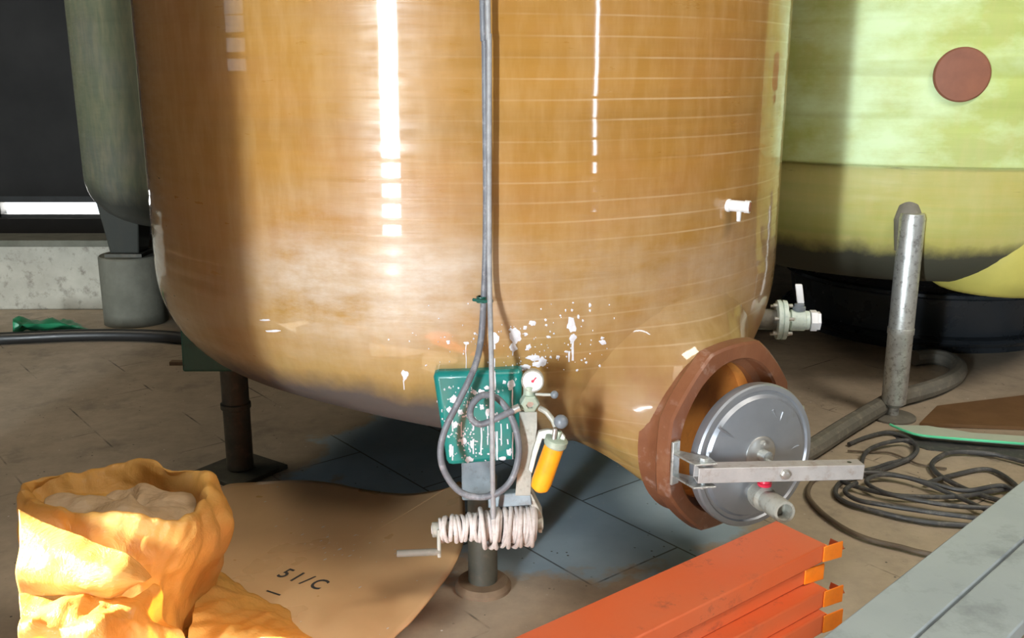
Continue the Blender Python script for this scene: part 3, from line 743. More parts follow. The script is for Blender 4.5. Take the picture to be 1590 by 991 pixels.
# ------------------------------------------------------------------ hand pump with gauge
PS = 2.54
pump = empty('hand_pump', W(822, 628, PS), 'small hand pump with white dial gauge and orange barrel beside the teal plate', 'pump')
vc = W(823, 628, PS); fw = Vector((0.10, -1, -0.12)).normalized()
bm = B(); lathe(bm, vc + fw*-0.035, fw, [(0, 0.022), (0.012, 0.0255), (0.036, 0.0255), (0.040, 0.021), (0.041, 0.011), (0.032, 0.010), (0.032, 0)], 6, cap=False)
cyl(bm, vc - UP*0.0 + fw*-0.016, vc + UP*0.045 + fw*-0.016, 0.016, n=20)
cyl(bm, W(808, 633, PS+0.01), vc - fw*0.01, 0.009, n=16)
vb = obj('valve_body', bm, M['valve'], pump)
bm = B(); cyl(bm, vc + fw*-0.002, vc + fw*0.001, 0.0095, n=20); obj('valve_screw', bm, M['zinc'], vb)
gc = W(827, 592, PS-0.01); gf = Vector((-0.05, -1, 0.10)).normalized()
bm = B(); lathe(bm, gc - gf*0.034, gf, [(0, 0.022), (0.003, 0.028), (0.032, 0.0285), (0.036, 0.0295), (0.038, 0.0275), (0.036, 0.0255), (0.034, 0.0255), (0.034, 0)], 48, cap=False)
gg = obj('gauge_case', bm, M['bracket'], pump)
bm = B(); lathe(bm, gc + gf*0.0005, gf, [(0, 0.0254), (0.001, 0.0254), (0.001, 0)], 40); obj('gauge_dial', bm, M['white'], gg, label='white round dial')
gx, gy, _ = frame(gf)
bm = B(); lathe(bm, gc + gf*0.0015, gf, [(0, 0.0038), (0.002, 0.0036), (0.002, 0)], 16); box(bm, gc + gf*0.0022 + Vector((0.004, 0, 0.004)), Vector((0.005, 0, 0.006)), Vector((0.0012, 0, -0.001)), gf*0.0005); obj('gauge_needle', bm, M['red'], gg, label='red needle hub')
bm = B(); tube(bm, [W(832, 612, PS), W(845, 613, PS-0.01), W(858, 613, PS-0.02)], 0.0042, 10); lv = obj('lever', bm, M['bracket'], pump)
bm = B(); ball(bm, W(861, 613, PS-0.02), 0.0105); obj('knob', bm, M['knob'], lv)
bm = B(); tube(bm, spline([W(838, 634, PS), W(848, 640, PS-0.01), W(858, 652, PS-0.015), W(863, 663, PS-0.02)], 5), 0.0075, 10); lv = obj('lever', bm, M['bracket'], pump)
bm = B(); ball(bm, W(871, 655, PS-0.03), 0.0185); obj('knob', bm, M['knob'], lv)
# barrel head and yoke
ha, hb = W(864, 684, PS-0.02), W(838, 757, PS+0.03)
hd = (hb-ha).normalized()
bm = B(); lathe(bm, ha - hd*0.008, hd, [(0, 0.0), (0, 0.024), (0.004, 0.030), (0.020, 0.030), (0.024, 0.027)], 36); 
cyl(bm, ha - hd*0.028, ha - hd*0.005, 0.007, n=14)
obj('barrel_cap', bm, M['valve'], pump)
bm = B(); L = (hb-ha).length
lathe(bm, ha + hd*0.010, hd, [(0, 0.026), (L*0.80, 0.027), (L*0.93, 0.024), (L, 0.012), (L+0.003, 0)], 36); obj('barrel', bm, M['yellow_tube'], pump, label='orange yellow barrel')
bm = B(); yk = [W(870, 668, PS-0.02), W(878, 678, PS-0.02), W(874, 694, PS-0.02), W(850, 683, PS-0.015), W(842, 680, PS), W(834, 705, PS+0.01), W(826, 735, PS+0.02), W(820, 728, PS+0.02), W(826, 700, PS+0.01), W(836, 669, PS), W(850, 666, PS-0.015)]
prism(bm, [p + Vector((0, -0.006, 0)) for p in yk], (0, 0.012, 0)); obj('yoke', bm, M['bracket'], pump, bevel=0.002)
bm = B(); cyl(bm, W(862, 666, PS-0.04), W(860, 682, PS-0.035), 0.006, n=14); obj('pump_rod', bm, M['zinc'], pump)

# ------------------------------------------------------------------ tank on the right
A2, R2 = Vector((2.05, 5.20, 0)), 1.15
rt = empty('storage_tank', (A2.x, A2.y, 0), 'yellow green fibreglass tank with a round red brown cover, behind on the right', 'tank', 'storage tanks')
def shell(ax, r, zc, kn, zb_, z_top, step=None, segs=160, sag=None):
    bm = B(); pr = []
    e = radians(72); r1, z1 = r-kn+kn*cos(e), zc-kn*sin(e)
    for q in range(7): rr = r1*q/7; pr.append((rr, zb_ + (z1-zb_)*(rr/r1)**2))
    for q in range(12): ph = e*(1-q/11); pr.append((r-kn+kn*cos(ph), zc-kn*sin(ph)))
    zz = zc + 0.06
    while zz < z_top:
        if step and zz > step: pr.append((r+0.012, zz))
        else:
            pr.append((r, zz))
            if step and zz + 0.06 > step: pr += [(r, step-0.002), (r+0.010, step), (r+0.012, step+0.006)]
        zz += 0.06
    rg = []
    for rr, zz in pr:
        if rr == 0: rg.append([bm.verts.new((ax.x, ax.y, zz))]); continue
        rg.append([bm.verts.new((ax.x + rr*cos(2*pi*i/segs), ax.y + rr*sin(2*pi*i/segs), zz - (sag(cos(2*pi*i/segs)*rr, sin(2*pi*i/segs)*rr) if sag and zz < zc else 0) + 0.004*noise.noise(Vector((cos(2*pi*i/segs), sin(2*pi*i/segs), zz))*3))) for i in range(segs)])
    for a, b in zip(rg, rg[1:]):
        for i in range(segs):
            j = (i+1) % segs
            if len(a) == 1: bm.faces.new((a[0], b[j], b[i]))
            else: bm.faces.new((a[i], a[j], b[j], b[i]))
    bmesh.ops.recalc_face_normals(bm, faces=bm.faces[:])
    return bm
seam = W(1440, 257, 4.17).z
bm = shell(A2, R2, 0.86, 0.30, 0.53, 2.9, seam)
BV2 = BVHTree.FromBMesh(bm)
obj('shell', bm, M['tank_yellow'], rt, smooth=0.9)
def hit2(px, py):
    return BV2.ray_cast(O, ray(px, py).normalized())[:2]
c, n2 = hit2(1493, 116); nh = Vector((n2.x, n2.y, 0)).normalized()
bm = B(); lathe(bm, c - nh*0.02, nh, [(0, 0.108), (0.032, 0.108), (0.038, 0.102), (0.041, 0.06), (0.042, 0)], 56); obj('port_cover', bm, M['rust'], rt, label='round red brown port cover')
G0 = F(1385, 648); 
gtop = W(1419, 332, 4.10)
G1 = Vector((G0.x, G0.y+0.0, gtop.z))
bm = B()
lathe(bm, (G0.x, G0.y, 0.05), UP, [(0, 0.030), (0.015, 0.046), (0.02, 0.052), (0.33, 0.053), (0.335, 0.056), (0.36, 0.056), (0.362, 0.053), (G1.z-0.07, 0.053), (G1.z-0.05, 0.047)], 40)
gl = obj('leg', bm, M['galv'], rt, label='galvanised pipe leg with dark weathering')
bm = B(); cyl(bm, (G0.x, G0.y, 0.012), (G0.x, G0.y, 0.055), 0.026, n=24); obj('foot_screw', bm, M['galv'], gl)
bm = B(); lathe(bm, (G0.x, G0.y, 0), UP, [(0, 0.10), (0.008, 0.10), (0.012, 0.09), (0.016, 0.02)], 36); obj('base_plate', bm, M['suction'], gl)
bm = B(); p = Vector((G0.x, G0.y+0.012, G1.z-0.16)); lathe(bm, p, Vector((0.0, 0.22, 1)), [(0, 0.054), (0.08, 0.058), (0.13, 0.062), (0.19, 0.05), (0.22, 0.02)], 36); obj('leg_socket', bm, M['suction'], gl, label='dark laminated socket joining leg to shell')
for an in (radians(-25), radians(165)):
    p = A2 + Vector((cos(an), sin(an), 0))*1.0
    bm = B(); cyl(bm, (p.x, p.y, 0), (p.x, p.y, 0.72), 0.053, n=24); obj('leg', bm, M['galv'], rt)
# low outlet sump, whose yellow side shows right of the leg
sp = A2 + Vector((0.16, -0.93, 0))
bm = B(); lathe(bm, (sp.x, sp.y + 0.12, 0.53), UP, [(0, 0), (0, 0.25), (0.02, 0.28), (0.08, 0.31), (0.18, 0.33), (0.26, 0.33)], 48, cap=False); obj('sump', bm, M['sump'], rt, label='yellow sump bulging below the shell')

# ------------------------------------------------------------------ tank on the left
A3, R3 = Vector((-1.46, 6.10, 0)), 1.10
lt = empty('storage_tank', (A3.x, A3.y, 0), 'grey green tank standing on concrete pedestals, behind on the left', 'tank', 'storage tanks')
obj('shell', shell(A3, R3, 0.90, 0.26, 0.60, 2.9), M['tank_green'], lt, smooth=0.9)
pdx = F(195, 505)
ptop = W(205, 412, 5.55).z
peds = []
for i, an in enumerate((None, radians(20), radians(110))):
    p = pdx + Vector((0.03, 0.10, 0)) if an is None else A3 + Vector((cos(an), sin(an), 0))*0.85
    bm = B(); 
    k_ = ptop + 0.02
    for s_, (w0, w1) in enumerate(((0.085, 0.135),)):
        a = [bm.verts.new((p.x + sx*w0, p.y + sy*w0, k_)) for sx, sy in ((-1,-1),(1,-1),(1,1),(-1,1))]
        b = [bm.verts.new((p.x + sx*w1, p.y + sy*w1, 0.85)) for sx, sy in ((-1,-1),(1,-1),(1,1),(-1,1))]
        bm.faces.new(a[::-1]); bm.faces.new(b)
        for q in range(4): bm.faces.new((a[q], a[(q+1) % 4], b[(q+1) % 4], b[q]))
    lg = obj('leg', bm, M['tank_green'], lt, bevel=0.008)
    bm = B(); aabb(bm, p.x-0.11, p.x+0.11, p.y-0.11, p.y+0.11, ptop, ptop+0.02); obj('base_plate', bm, M['leg_dark'], lg)
    bm = B(); lathe(bm, (p.x, p.y, 0), UP, [(0, 0.185), (ptop-0.01, 0.183), (ptop, 0.175)], 40)
    if i == 0: tag(obj('concrete_pedestal', bm, M['concrete'], loc=(p.x, p.y, 0)), 'round grey concrete pedestal under the grey green tank leg', 'pedestal')
    else: tag(obj('concrete_pedestal', bm, M['concrete'], loc=(p.x, p.y, 0)), 'concrete pedestal hidden behind, under the grey green tank', 'pedestal', 'hidden rear pedestals')

# ------------------------------------------------------------------ orange rack beams
ZT = 0.36
c1, c2 = F(1205, 808, ZT), F(1283, 845, ZT)
far = F(795, 991, ZT)
bl_ = (far - c1); bl_.z = 0; bl_.normalize()                # along the beam, towards the camera's left
bw = (c2 - c1); bw.z = 0; WD = bw.length; bw.normalize()
def rack_beam(z0, z1, shift, end, w, label, step=True, hooks=True, flip=False, length=1.45):
    """a stepped box beam with an end connector plate and its hooks"""
    o0 = c1 + bw*shift + bl_*end; o0.z = 0
    r = empty('rack_beam', (o0 + bw*w/2).xyz + UP*z0 + bl_*0.4, label, 'beam', 'orange rack beams')
    s = 0.014
    if step: pr = [(0, z0), (w, z0), (w, z1), (0, z1)]
    else: pr = [(0, z0), (w, z0), (w, z0+(z1-z0)*0.55), (w-s, z0+(z1-z0)*0.55), (w-s, z1), (0, z1)]
    bm = B(); prism(bm, [o0 + bw*a + UP*b for a, b in pr], bl_*length); body = obj('beam_body', bm, M['beam'], r, bevel=0.004)
    # connector: a bent plate projecting past the end on the near side, with hooks
    e = o0 + bw*w
    bm = B(); pl = [e + UP*(z1-0.003) + bl_*0.012, e + UP*(z1-0.010) - bl_*0.064 + bw*0.002, e + UP*(z0-0.006) - bl_*0.064 + bw*0.002, e + UP*(z0+0.004) + bl_*0.012]
    prism(bm, [q + bw*0.0008 for q in pl], bw*0.004); cp_ = obj('connector_plate', bm, M['plate_orange'], r, label='bright orange connector plate', bevel=0.001)
    bm = B(); prism(bm, [o0 + UP*(z0+0.004), o0 + bw*w + UP*(z0+0.004), o0 + bw*w + UP*(z1-0.004), o0 + UP*(z1-0.004)], -bl_*0.004); obj('end_plate', bm, M['plate_orange'], r)
    bm = B(); q = e - bl_*0.040 + UP*((z0+z1)/2 - 0.004) + bw*0.0045; lathe(bm, q, bw, [(0, 0.0045), (0.001, 0.0045), (0.001, 0)], 14); obj('pin_hole', bm, M['leg_dark'], cp_)
    if hooks:
        bm = B(); q = e - bl_*0.062 + UP*(z0+0.012)
        prism(bm, [q + bw*0.001, q - bl_*0.020 + bw*0.001 - UP*0.004, q - bl_*0.012 + bw*0.001 + UP*0.008, q - bl_*0.006 + UP*0.016 + bw*0.001], -bw*0.035); obj('hook', bm, M['beam'], cp_)
    return r
rack_beam(0.312, 0.360, 0.0, 0.0, WD, 'topmost orange rack beam, wide clean top face')
rack_beam(0.264, 0.3115, 0.0, 0.055, WD-0.012, 'second orange rack beam, tucked under the topmost one', hooks=False)
rack_beam(0.214, 0.2635, 0.032, 0.03, WD, 'third orange rack beam down, with scuffed projecting upper edge')
rack_beam(0.160, 0.2135, 0.05, 0.05, WD, 'lowest orange rack beam of the stack', hooks=False)
for k_, t in ((0, 0.42), (1, 1.15)):
    bm = B(); o0 = c1 + bl_*t + bw*0.02; o0.z = 0
    prism(bm, [o0, o0 + bw*0.24, o0 + bw*0.24 + UP*0.1595, o0 + UP*0.1595], bl_*0.09)
    if k_ == 0: tag(obj('timber_bearer', bm, M['bearer'], bevel=0.004), 'timber block under the near end of the orange beams', 'block', 'bearers under the beams')
    else: tag(obj('timber_bearer', bm, M['bearer'], bevel=0.004), 'timber block under the far end of the orange beams', 'block', 'bearers under the beams')

# ------------------------------------------------------------------ grey boards, lower right
ZG = 0.42
g1, g2 = F(1275, 991, ZG), F(1483, 828, ZG)
ga = (g2-g1).normalized(); gb = Vector((ga.y, -ga.x, 0))
s1, s2 = F(1420, 991, ZG), F(1483, 930, ZG)
wg = (s1 - g1).dot(gb)
o0 = g1 - ga*0.55
for i, (a, b, lab) in enumerate(((0, wg-0.003, 'grey painted board nearest the orange beams, scuffed top'), (wg+0.003, 2*wg, 'grey painted board at the lower right corner, past the dark seam'))):
    bm = B(); prism(bm, [o0 + gb*a - UP*0.04, o0 + gb*b - UP*0.04, o0 + gb*b, o0 + gb*a], ga*2.1)
    tag(obj('painted_board', bm, M['grey_board'], bevel=0.004), lab, 'board', 'grey painted boards')
tr = empty('trestle', (o0 + ga*1.35 + gb*0.25).xy.to_3d(), 'dark low trestle carrying the grey painted boards', 'trestle')
for t in (0.15, 1.75):
    c = o0 + ga*t + gb*wg; c.z = ZG - 0.065
    bm = B(); box(bm, c, gb*(wg*0.85), ga*0.03, UP*0.0245); obj('cross_beam', bm, M['frame'], tr)
    for s_ in (-1, 1):
        bm = B(); q = c + gb*s_*wg*0.75; box(bm, (q.x, q.y, (ZG-0.09)/2), gb*0.025, ga*0.025, UP*((ZG-0.09)/2)); obj('leg', bm, M['frame'], tr)

# ------------------------------------------------------------------ tan sheet "51/C"
out = [(345, 757), (400, 750), (470, 747), (520, 752), (570, 762), (632, 768), (690, 760), (716, 750), (722, 790), (721, 836), (706, 877), (682, 912), (660, 940), (636, 968), (612, 991), (560, 1060), (440, 1080), (370, 1065), (335, 1000), (332, 930), (335, 860), (335, 795)]
def sheet_z(x, y):
    u = (x + 0.45)*0.63 - (y - 2.8)*0.777; v = (x + 0.45)*0.777 + (y - 2.8)*0.63
    return 0.085 + 0.05*v*v + 0.022*sin(u*2.6 + 0.6) + 0.05*v
edge = []
for px, py in out:
    zz = 0.08
    for _ in range(6):
        p = F(px, py, zz); zz = sheet_z(p.x, p.y)
    edge.append(Vector((p.x, p.y, 0)))
edge = spline(edge, 6, True)
ctr = Vector((sum(p.x for p in edge)/len(edge), sum(p.y for p in edge)/len(edge), 0))
bm = B(); rg = [[bm.verts.new((ctr.x, ctr.y, sheet_z(ctr.x, ctr.y)))]]
NR = 20
for q in range(1, NR+1):
    rg.append([])
    for p in edge:
        w_ = ctr.lerp(p, q/NR); rg[-1].append(bm.verts.new((w_.x, w_.y, sheet_z(w_.x, w_.y))))
n = len(edge)
for a, b in zip(rg, rg[1:]):
    for i in range(n):
        j = (i+1) % n
        if len(a) == 1: bm.faces.new((a[0], b[i], b[j]))
        else: bm.faces.new((a[i], b[i], b[j], a[j]))
bmesh.ops.recalc_face_normals(bm, faces=bm.faces[:])
sheet = tag(obj('curved_sheet', bm, M['sheet'], solid=0.006, smooth=1.0, loc=(ctr.x, ctr.y, 0)), 'large tan curved sheet stencilled 51/C lying on the floor', 'sheet')
# lettering
def solve(px, py):
    zz = 0.08
    for _ in range(6):
        p = F(px, py, zz); zz = sheet_z(p.x, p.y)
    return Vector((p.x, p.y, zz))
ta, tb = solve(428, 896), solve(494, 918)
tx = (tb-ta); tx.z = 0; TL = tx.length; tx.normalize(); ty = Vector((-tx.y, tx.x, 0))
fc = bpy.data.curves.new('stencil', 'FONT'); fc.body = '51/C'; fc.size = 0.075; fc.resolution_u = 4; fc.space_character = 1.45; fc.offset = 0.0012
fo = bpy.data.objects.new('stencil', fc); COL.objects.link(fo)
bpy.context.view_layer.update()
me = fo.to_mesh(); bm = B(); bm.from_mesh(me); fo.to_mesh_clear(); bpy.data.objects.remove(fo); bpy.data.curves.remove(fc)
mx = max(v.co.x for v in bm.verts)
for v in bm.verts:
    p = ta + tx*(v.co.x/mx*TL) + ty*v.co.y
    v.co = Vector((p.x, p.y, sheet_z(p.x, p.y) + 0.0038))
bmesh.ops.recalc_face_normals(bm, faces=bm.faces[:])
obj('stencil_lettering', bm, M['ink'], sheet, label='black stencilled characters 51/C', smooth=0)
bm = B()
l0, l1 = solve(413, 920), solve(434, 927)
prism(bm, [Vector((q.x, q.y, sheet_z(q.x, q.y)+0.0036)) for q in (l0, l1, l1 + ty*0.006, l0 + ty*0.006)], UP*0.0004)
obj('stencil_dash', bm, M['ink'], sheet, label='faint black dash below the characters', smooth=0)

bm = B(); rd = random.Random(5)
for px, py, n_, sp_ in ((528, 835, 16, 22), (480, 850, 8, 30), (600, 850, 8, 40), (570, 960, 7, 50), (460, 800, 6, 40)):
    for q in range(n_):
        c = solve(px + rd.gauss(0, sp_), py + rd.gauss(0, sp_*0.6)); a0 = rd.random()*6; r0 = rd.uniform(0.0015, 0.007)
        vs_ = []
        for e in range(7):
            a = 2*pi*e/7; x, y = cos(a)*r0*rd.uniform(0.7, 1.6), sin(a)*r0*0.45*rd.uniform(0.6, 1.3)
            p = c + Vector((x*cos(0.9) - y*sin(0.9), x*sin(0.9) + y*cos(0.9), 0)); p.z = sheet_z(p.x, p.y) + 0.0036
            vs_.append(bm.verts.new(p))
        bm.faces.new(vs_)
bmesh.ops.recalc_face_normals(bm, faces=bm.faces[:])
obj('paint_flecks', bm, M['splash'], sheet, label='pale flecks scattered over the sheet', kind='stuff', smooth=0)

# ------------------------------------------------------------------ yellow plastic sack
bag = empty('plastic_sack', F(230, 960), 'crumpled yellow plastic sack with open top at the lower left', 'sack')
rim = [(262, 812, 2.16), (300, 803, 2.22), (327, 760, 2.38), (312, 733, 2.48), (262, 729, 2.53), (226, 719, 2.56), (190, 730, 2.56), (120, 737, 2.50), (40, 742, 2.42), (45, 785, 2.26), (130, 800, 2.18), (200, 806, 2.15)]
P = [W(*q) for q in rim]
cen = sum(P, Vector())/len(P)
def ringrow(zf, sc_, over={}, dz=0):
    r_ = []
    for i, p in enumerate(P):
        if i in over: r_.append(W(*over[i])); continue
        q = cen + (p - cen)*sc_; q.z = p.z*zf + dz; r_.append(q)
    return r_
rows = [
    ringrow(0.0, 0.92, {1: (282, 992, 2.60), 2: (305, 985, 2.66), 3: (308, 975, 2.70)}, 0.012),
    ringrow(0.30, 1.02, {0: (262, 950, 2.28), 1: (288, 945, 2.36), 2: (334, 905, 2.50), 3: (325, 880, 2.62)}),
    ringrow(0.66, 1.07, {0: (265, 880, 2.20), 1: (300, 870, 2.26), 2: (357, 824, 2.40), 3: (340, 805, 2.54)}),
    ringrow(0.86, 1.05, {0: (265, 838, 2.16), 1: (302, 828, 2.22), 2: (346, 790, 2.38), 3: (330, 770, 2.50)}),
    P,
    ringrow(1.0, 0.93, {}, -0.012),
    ringrow(1.0, 0.84, {}, -0.055),
    ringrow(1.0, 0.55, {}, -0.070),
]
bm = B(); patch(bm, rows, 14, True, 0.017, 6.0, 1)
obj('sack_wall', bm, M['bag'], bag, smooth=0.4, solid=0.002)
mem = [ringrow(1.0, f_, {}, d_) for f_, d_ in ((0.80, -0.045), (0.62, -0.040), (0.40, -0.038), (0.15, -0.040), (0.02, -0.040))]
bm = B(); patch(bm, mem, 12, True, 0.008, 12.0, 4)
obj('inner_film', bm, M['bag_clear'], bag, label='cloudy wet film inside the sack mouth', smooth=0.4, solid=0.0015)
# loose front flap
T1 = [(30, 795, 2.14), (107, 828, 2.10), (165, 848, 2.08), (205, 864, 2.07), (237, 896, 2.08)]
T2 = [(30, 840, 2.08), (107, 862, 2.05), (150, 880, 2.03), (190, 893, 2.03), (222, 905, 2.05)]
T3 = [(30, 890, 2.06), (105, 905, 2.03), (140, 915, 2.02), (175, 918, 2.03), (205, 914, 2.06)]
T4 = [(30, 925, 2.08), (100, 930, 2.06), (130, 935, 2.06), (157, 934, 2.07), (185, 925, 2.10)]
bm = B(); patch(bm, [[W(*q) for q in t] for t in (T1, T2, T3, T4)], 14, False, 0.010, 7, 2)
obj('front_flap', bm, M['bag'], bag, label='pale sunlit flap folded over the front', smooth=0.4, solid=0.0018)
U1 = [(30, 925, 2.05), (100, 928, 2.04), (160, 934, 2.06), (205, 930, 2.09), (240, 905, 2.14), (252, 915, 2.17)]
U2 = [(30, 955, 1.98), (100, 952, 1.98), (155, 955, 2.00), (205, 950, 2.04), (240, 940, 2.10), (262, 950, 2.14)]
U3 = [(30, 985, 1.95), (100, 985, 1.95), (155, 985, 1.97), (210, 985, 2.02), (250, 980, 2.08), (285, 985, 2.12)]
U4 = [(30, 1060, 1.98), (100, 1060, 1.98), (155, 1060, 2.00), (210, 1060, 2.05), (255, 1050, 2.12), (300, 1040, 2.20)]
bm = B(); patch(bm, [[W(*q) for q in t] for t in (U1, U2, U3, U4)], 16, False, 0.028, 7, 3)
obj('torn_front', bm, M['bag'], bag, label='pale torn crumpled lower front', smooth=0.4, solid=0.0018)
V1 = [(318, 880), (345, 897), (385, 917), (420, 932), (450, 950), (478, 985), (500, 1030)]
def Vz(l, z): return [F(x, y, z) for x, y in l]
V2 = [(308, 910), (345, 925), (385, 942), (415, 955), (442, 975), (465, 1005), (485, 1045)]
V3 = [(300, 950), (340, 965), (378, 980), (405, 995), (430, 1015), (450, 1040), (470, 1075)]
V4 = [(292, 1000), (335, 1015), (370, 1030), (400, 1045), (425, 1060), (445, 1080), (460, 1100)]
bm = B(); patch(bm, [Vz(V1, 0.135), Vz(V2, 0.205), Vz(V3, 0.235), Vz(V4, 0.20)], 16, False, 0.022, 6, 6)
obj('side_fold', bm, M['bag'], bag, label='slack amber fold spreading to the right', smooth=0.4, solid=0.0018)

# ------------------------------------------------------------------ floor things on the right
def floor_tube(name, pix, r, mat, label, cat, parent=None, lift=0.0, k=8, closed=False):
    pts = []
    for q in pix:
        zz = r + 0.005 + lift + (q[2] if len(q) > 2 else 0)
        pts.append(F(q[0], q[1], zz))
    bm = B(); tube(bm, spline(pts, k), r, 10)
    return bm
bm = floor_tube('', [(1180, 760), (1230, 715), (1265, 694), (1310, 665), (1350, 641), (1388, 620), (1420, 611), (1455, 600), (1482, 586), (1489, 572), (1475, 560), (1450, 554), (1420, 556)], 0.040, None, '', '')
tag(obj('suction_hose', bm, M['suction']), 'thick dusty suction hose running behind the galvanised leg', 'hose')
cab = [(1318, 690), (1345, 679), (1380, 672), (1412, 682), (1422, 698), (1410, 712), (1380, 720), (1355, 728), (1338, 728, 0.01), (1345, 702, 0.012), (1375, 688, 0.014), (1410, 684, 0.016), (1424, 694, 0.016), (1418, 708, 0.012), (1390, 722), (1350, 736), (1320, 744), (1302, 752), (1298, 768), (1318, 782), (1360, 794), (1410, 806), (1470, 814), (1560, 815), (1600, 790), (1580, 760), (1500, 770, 0.01), (1440, 772, 0.012), (1380, 768, 0.012), (1330, 756, 0.01), (1308, 746, 0.01), (1330, 735, 0.012), (1370, 735, 0.014), (1420, 745, 0.014), (1483, 770, 0.014), (1560, 800, 0.01), (1590, 770), (1540, 730), (1480, 738), (1440, 750, 0.01)]
bm = floor_tube('', cab, 0.0085, None, '', '', k=8)
tag(obj('coiled_cable', bm, M['cable']), 'tangled coil of black cable on the floor beyond the clamp bar end', 'cable')
cab2 = [(1330, 750), (1312, 762), (1330, 776), (1370, 784), (1420, 792), (1480, 800), (1550, 806), (1590, 785), (1560, 755), (1500, 762), (1450, 752), (1400, 740), (1365, 738), (1345, 748), (1370, 764), (1420, 776), (1483, 786), (1560, 790)]
bm = floor_tube('', cab2, 0.0085, None, '', '', lift=0.018)
tag(obj('coiled_cable', bm, M['cable']), 'upper black cable lying in wide ovals over the tangled coil', 'cable')
cab3 = [(1600, 720), (1540, 705), (1483, 702), (1458, 710), (1447, 722), (1455, 735), (1475, 748), (1520, 768), (1600, 790)]
bm = floor_tube('', cab3, 0.0095, None, '', '', lift=0.004)
tag(obj('coiled_cable', bm, M['cable']), 'single curve of grey black cable at the right of the coil', 'cable')
cab4 = [(1300, 740), (1270, 742), (1257, 755), (1256, 772), (1275, 795), (1310, 820), (1350, 838), (1400, 850), (1430, 858), (1500, 872)]
bm = floor_tube('', cab4, 0.0085, None, '', '')
tag(obj('loose_cable', bm, M['cable_brown']), 'dusty brown cable sweeping round towards the grey boards', 'cable')
cab5 = [(1316, 700), (1350, 702), (1380, 703), (1405, 712), (1430, 722), (1470, 728)]
bm = floor_tube('', cab5, 0.004, None, '', '')
tag(obj('thin_wire', bm, M['cable_brown']), 'thin wire crossing the floor near the leg foot', 'wire')
# mint edged sheet and brown board
bm = B(); m1 = [F(1384, 660, 0.03), F(1440, 661, 0.035), F(1510, 672, 0.03), F(1600, 678, 0.03), F(1600, 690, 0.03), F(1483, 681, 0.03), F(1430, 676, 0.03)]
prism(bm, m1, -UP*0.008); mt = tag(obj('mint_sheet', bm, M['mint']), 'pale sheet with bright mint green edge by the leg foot', 'sheet')
bm = B(); tube(bm, [p + UP*0.002 for p in spline([F(1382, 660, 0.03), F(1405, 670, 0.03), F(1430, 677, 0.03), F(1483, 682, 0.03), F(1600, 691, 0.03)], 6)], 0.0055, 8); obj('sheet_edge', bm, M['mint_edge'], mt, label='bright mint green edge')
bm = B(); prism(bm, [F(1428, 657, 0.018), F(1455, 630, 0.018), F(1620, 610, 0.018), F(1660, 665, 0.018)], -UP*0.016); tag(obj('brown_board', bm, M['brown_board']), 'flat brown board lying behind the mint edged sheet', 'board')
bm = B(); prism(bm, [F(1384, 672, 0.004), F(1430, 682, 0.004), F(1620, 700, 0.004), F(1620, 716, 0.004), F(1440, 698, 0.004), F(1396, 684, 0.004)], -UP*0.0035); tag(obj('dark_strip', bm, M['cable']), 'dark rubber strip on the floor before the mint edged sheet', 'strip')
bm = B(); c = F(1243, 632, 0.008); lathe(bm, c - UP*0.008, UP, [(0, 0.02), (0.012, 0.018), (0.014, 0.0)], 7); tag(obj('paper_scrap', bm, M['mint']), 'small pale scrap on the floor right of the steel lid', 'scrap')
# big black tub below the right tank
TC = Vector((2.50, 5.85, 0))
tub = empty('round_tub', TC, 'wide black round tub with shiny rims under the yellow green tank', 'tub')
bm = B(); lathe(bm, TC, UP, [(0, 0.76), (0.03, 0.77), (0.045, 0.80), (0.066, 0.815), (0.080, 0.80), (0.086, 0.745), (0.30, 0.775)], 90, cap=True)
obj('tub_body', bm, M['tub'], tub)
bm = B(); lathe(bm, TC + UP*0.298, UP, [(0, 0.77), (0.002, 0.80), (0.014, 0.815), (0.030, 0.81), (0.036, 0.795), (0.036, 0.76), (0.01, 0.75)], 90, cap=False); obj('tub_rim', bm, M['tub'], tub)

# ------------------------------------------------------------------ things at the far left
bm = B(); pts = [F(x, y, 0.035) for x, y in ((-60, 528), (40, 524), (107, 521), (180, 520), (250, 522), (330, 528), (420, 520))]
tube(bm, spline(pts, 8), 0.034, 14); tag(obj('floor_hose', bm, M['black']), 'black hose lying on the floor in front of the concrete pedestal', 'hose')
bm = B(); p = F(112, 515, 0.02)
patch(bm, [[F(20, 512, 0.01), F(70, 513, 0.01), F(120, 515, 0.01), F(148, 518, 0.005)], [F(20, 505, 0.10), F(70, 503, 0.09), F(115, 505, 0.06), F(140, 515, 0.02)], [F(20, 499, 0.06), F(70, 499, 0.05), F(105, 500, 0.03), F(132, 510, 0.01)]], 8, False, 0.02, 9, 3)
tag(obj('green_tarpaulin', bm, M['jade'], smooth=1.0, solid=0.004), 'bit of bright green tarpaulin beside the concrete pedestal', 'tarpaulin')
bm = B(); aabb(bm, -4.6, -2.0, 6.08, 6.28, 0, 0.415)
lw = tag(obj('low_wall', bm, M['pale_wall'], bevel=0.01), 'pale low wall behind the concrete pedestal', 'wall')
bm = B(); aabb(bm, -4.6, -1.98, 6.04, 6.32, 0.415, 0.455); obj('wall_coping', bm, M['concrete'], lw)
bm = B(); p = F(283, 566, 0); aabb(bm, p.x-0.06, p.x+0.06, p.y-0.02, p.y+0.02, 0, 0.018); tag(obj('wood_offcut', bm, M['bearer']), 'small wood offcut on the floor left of the dark green bracket', 'offcut')

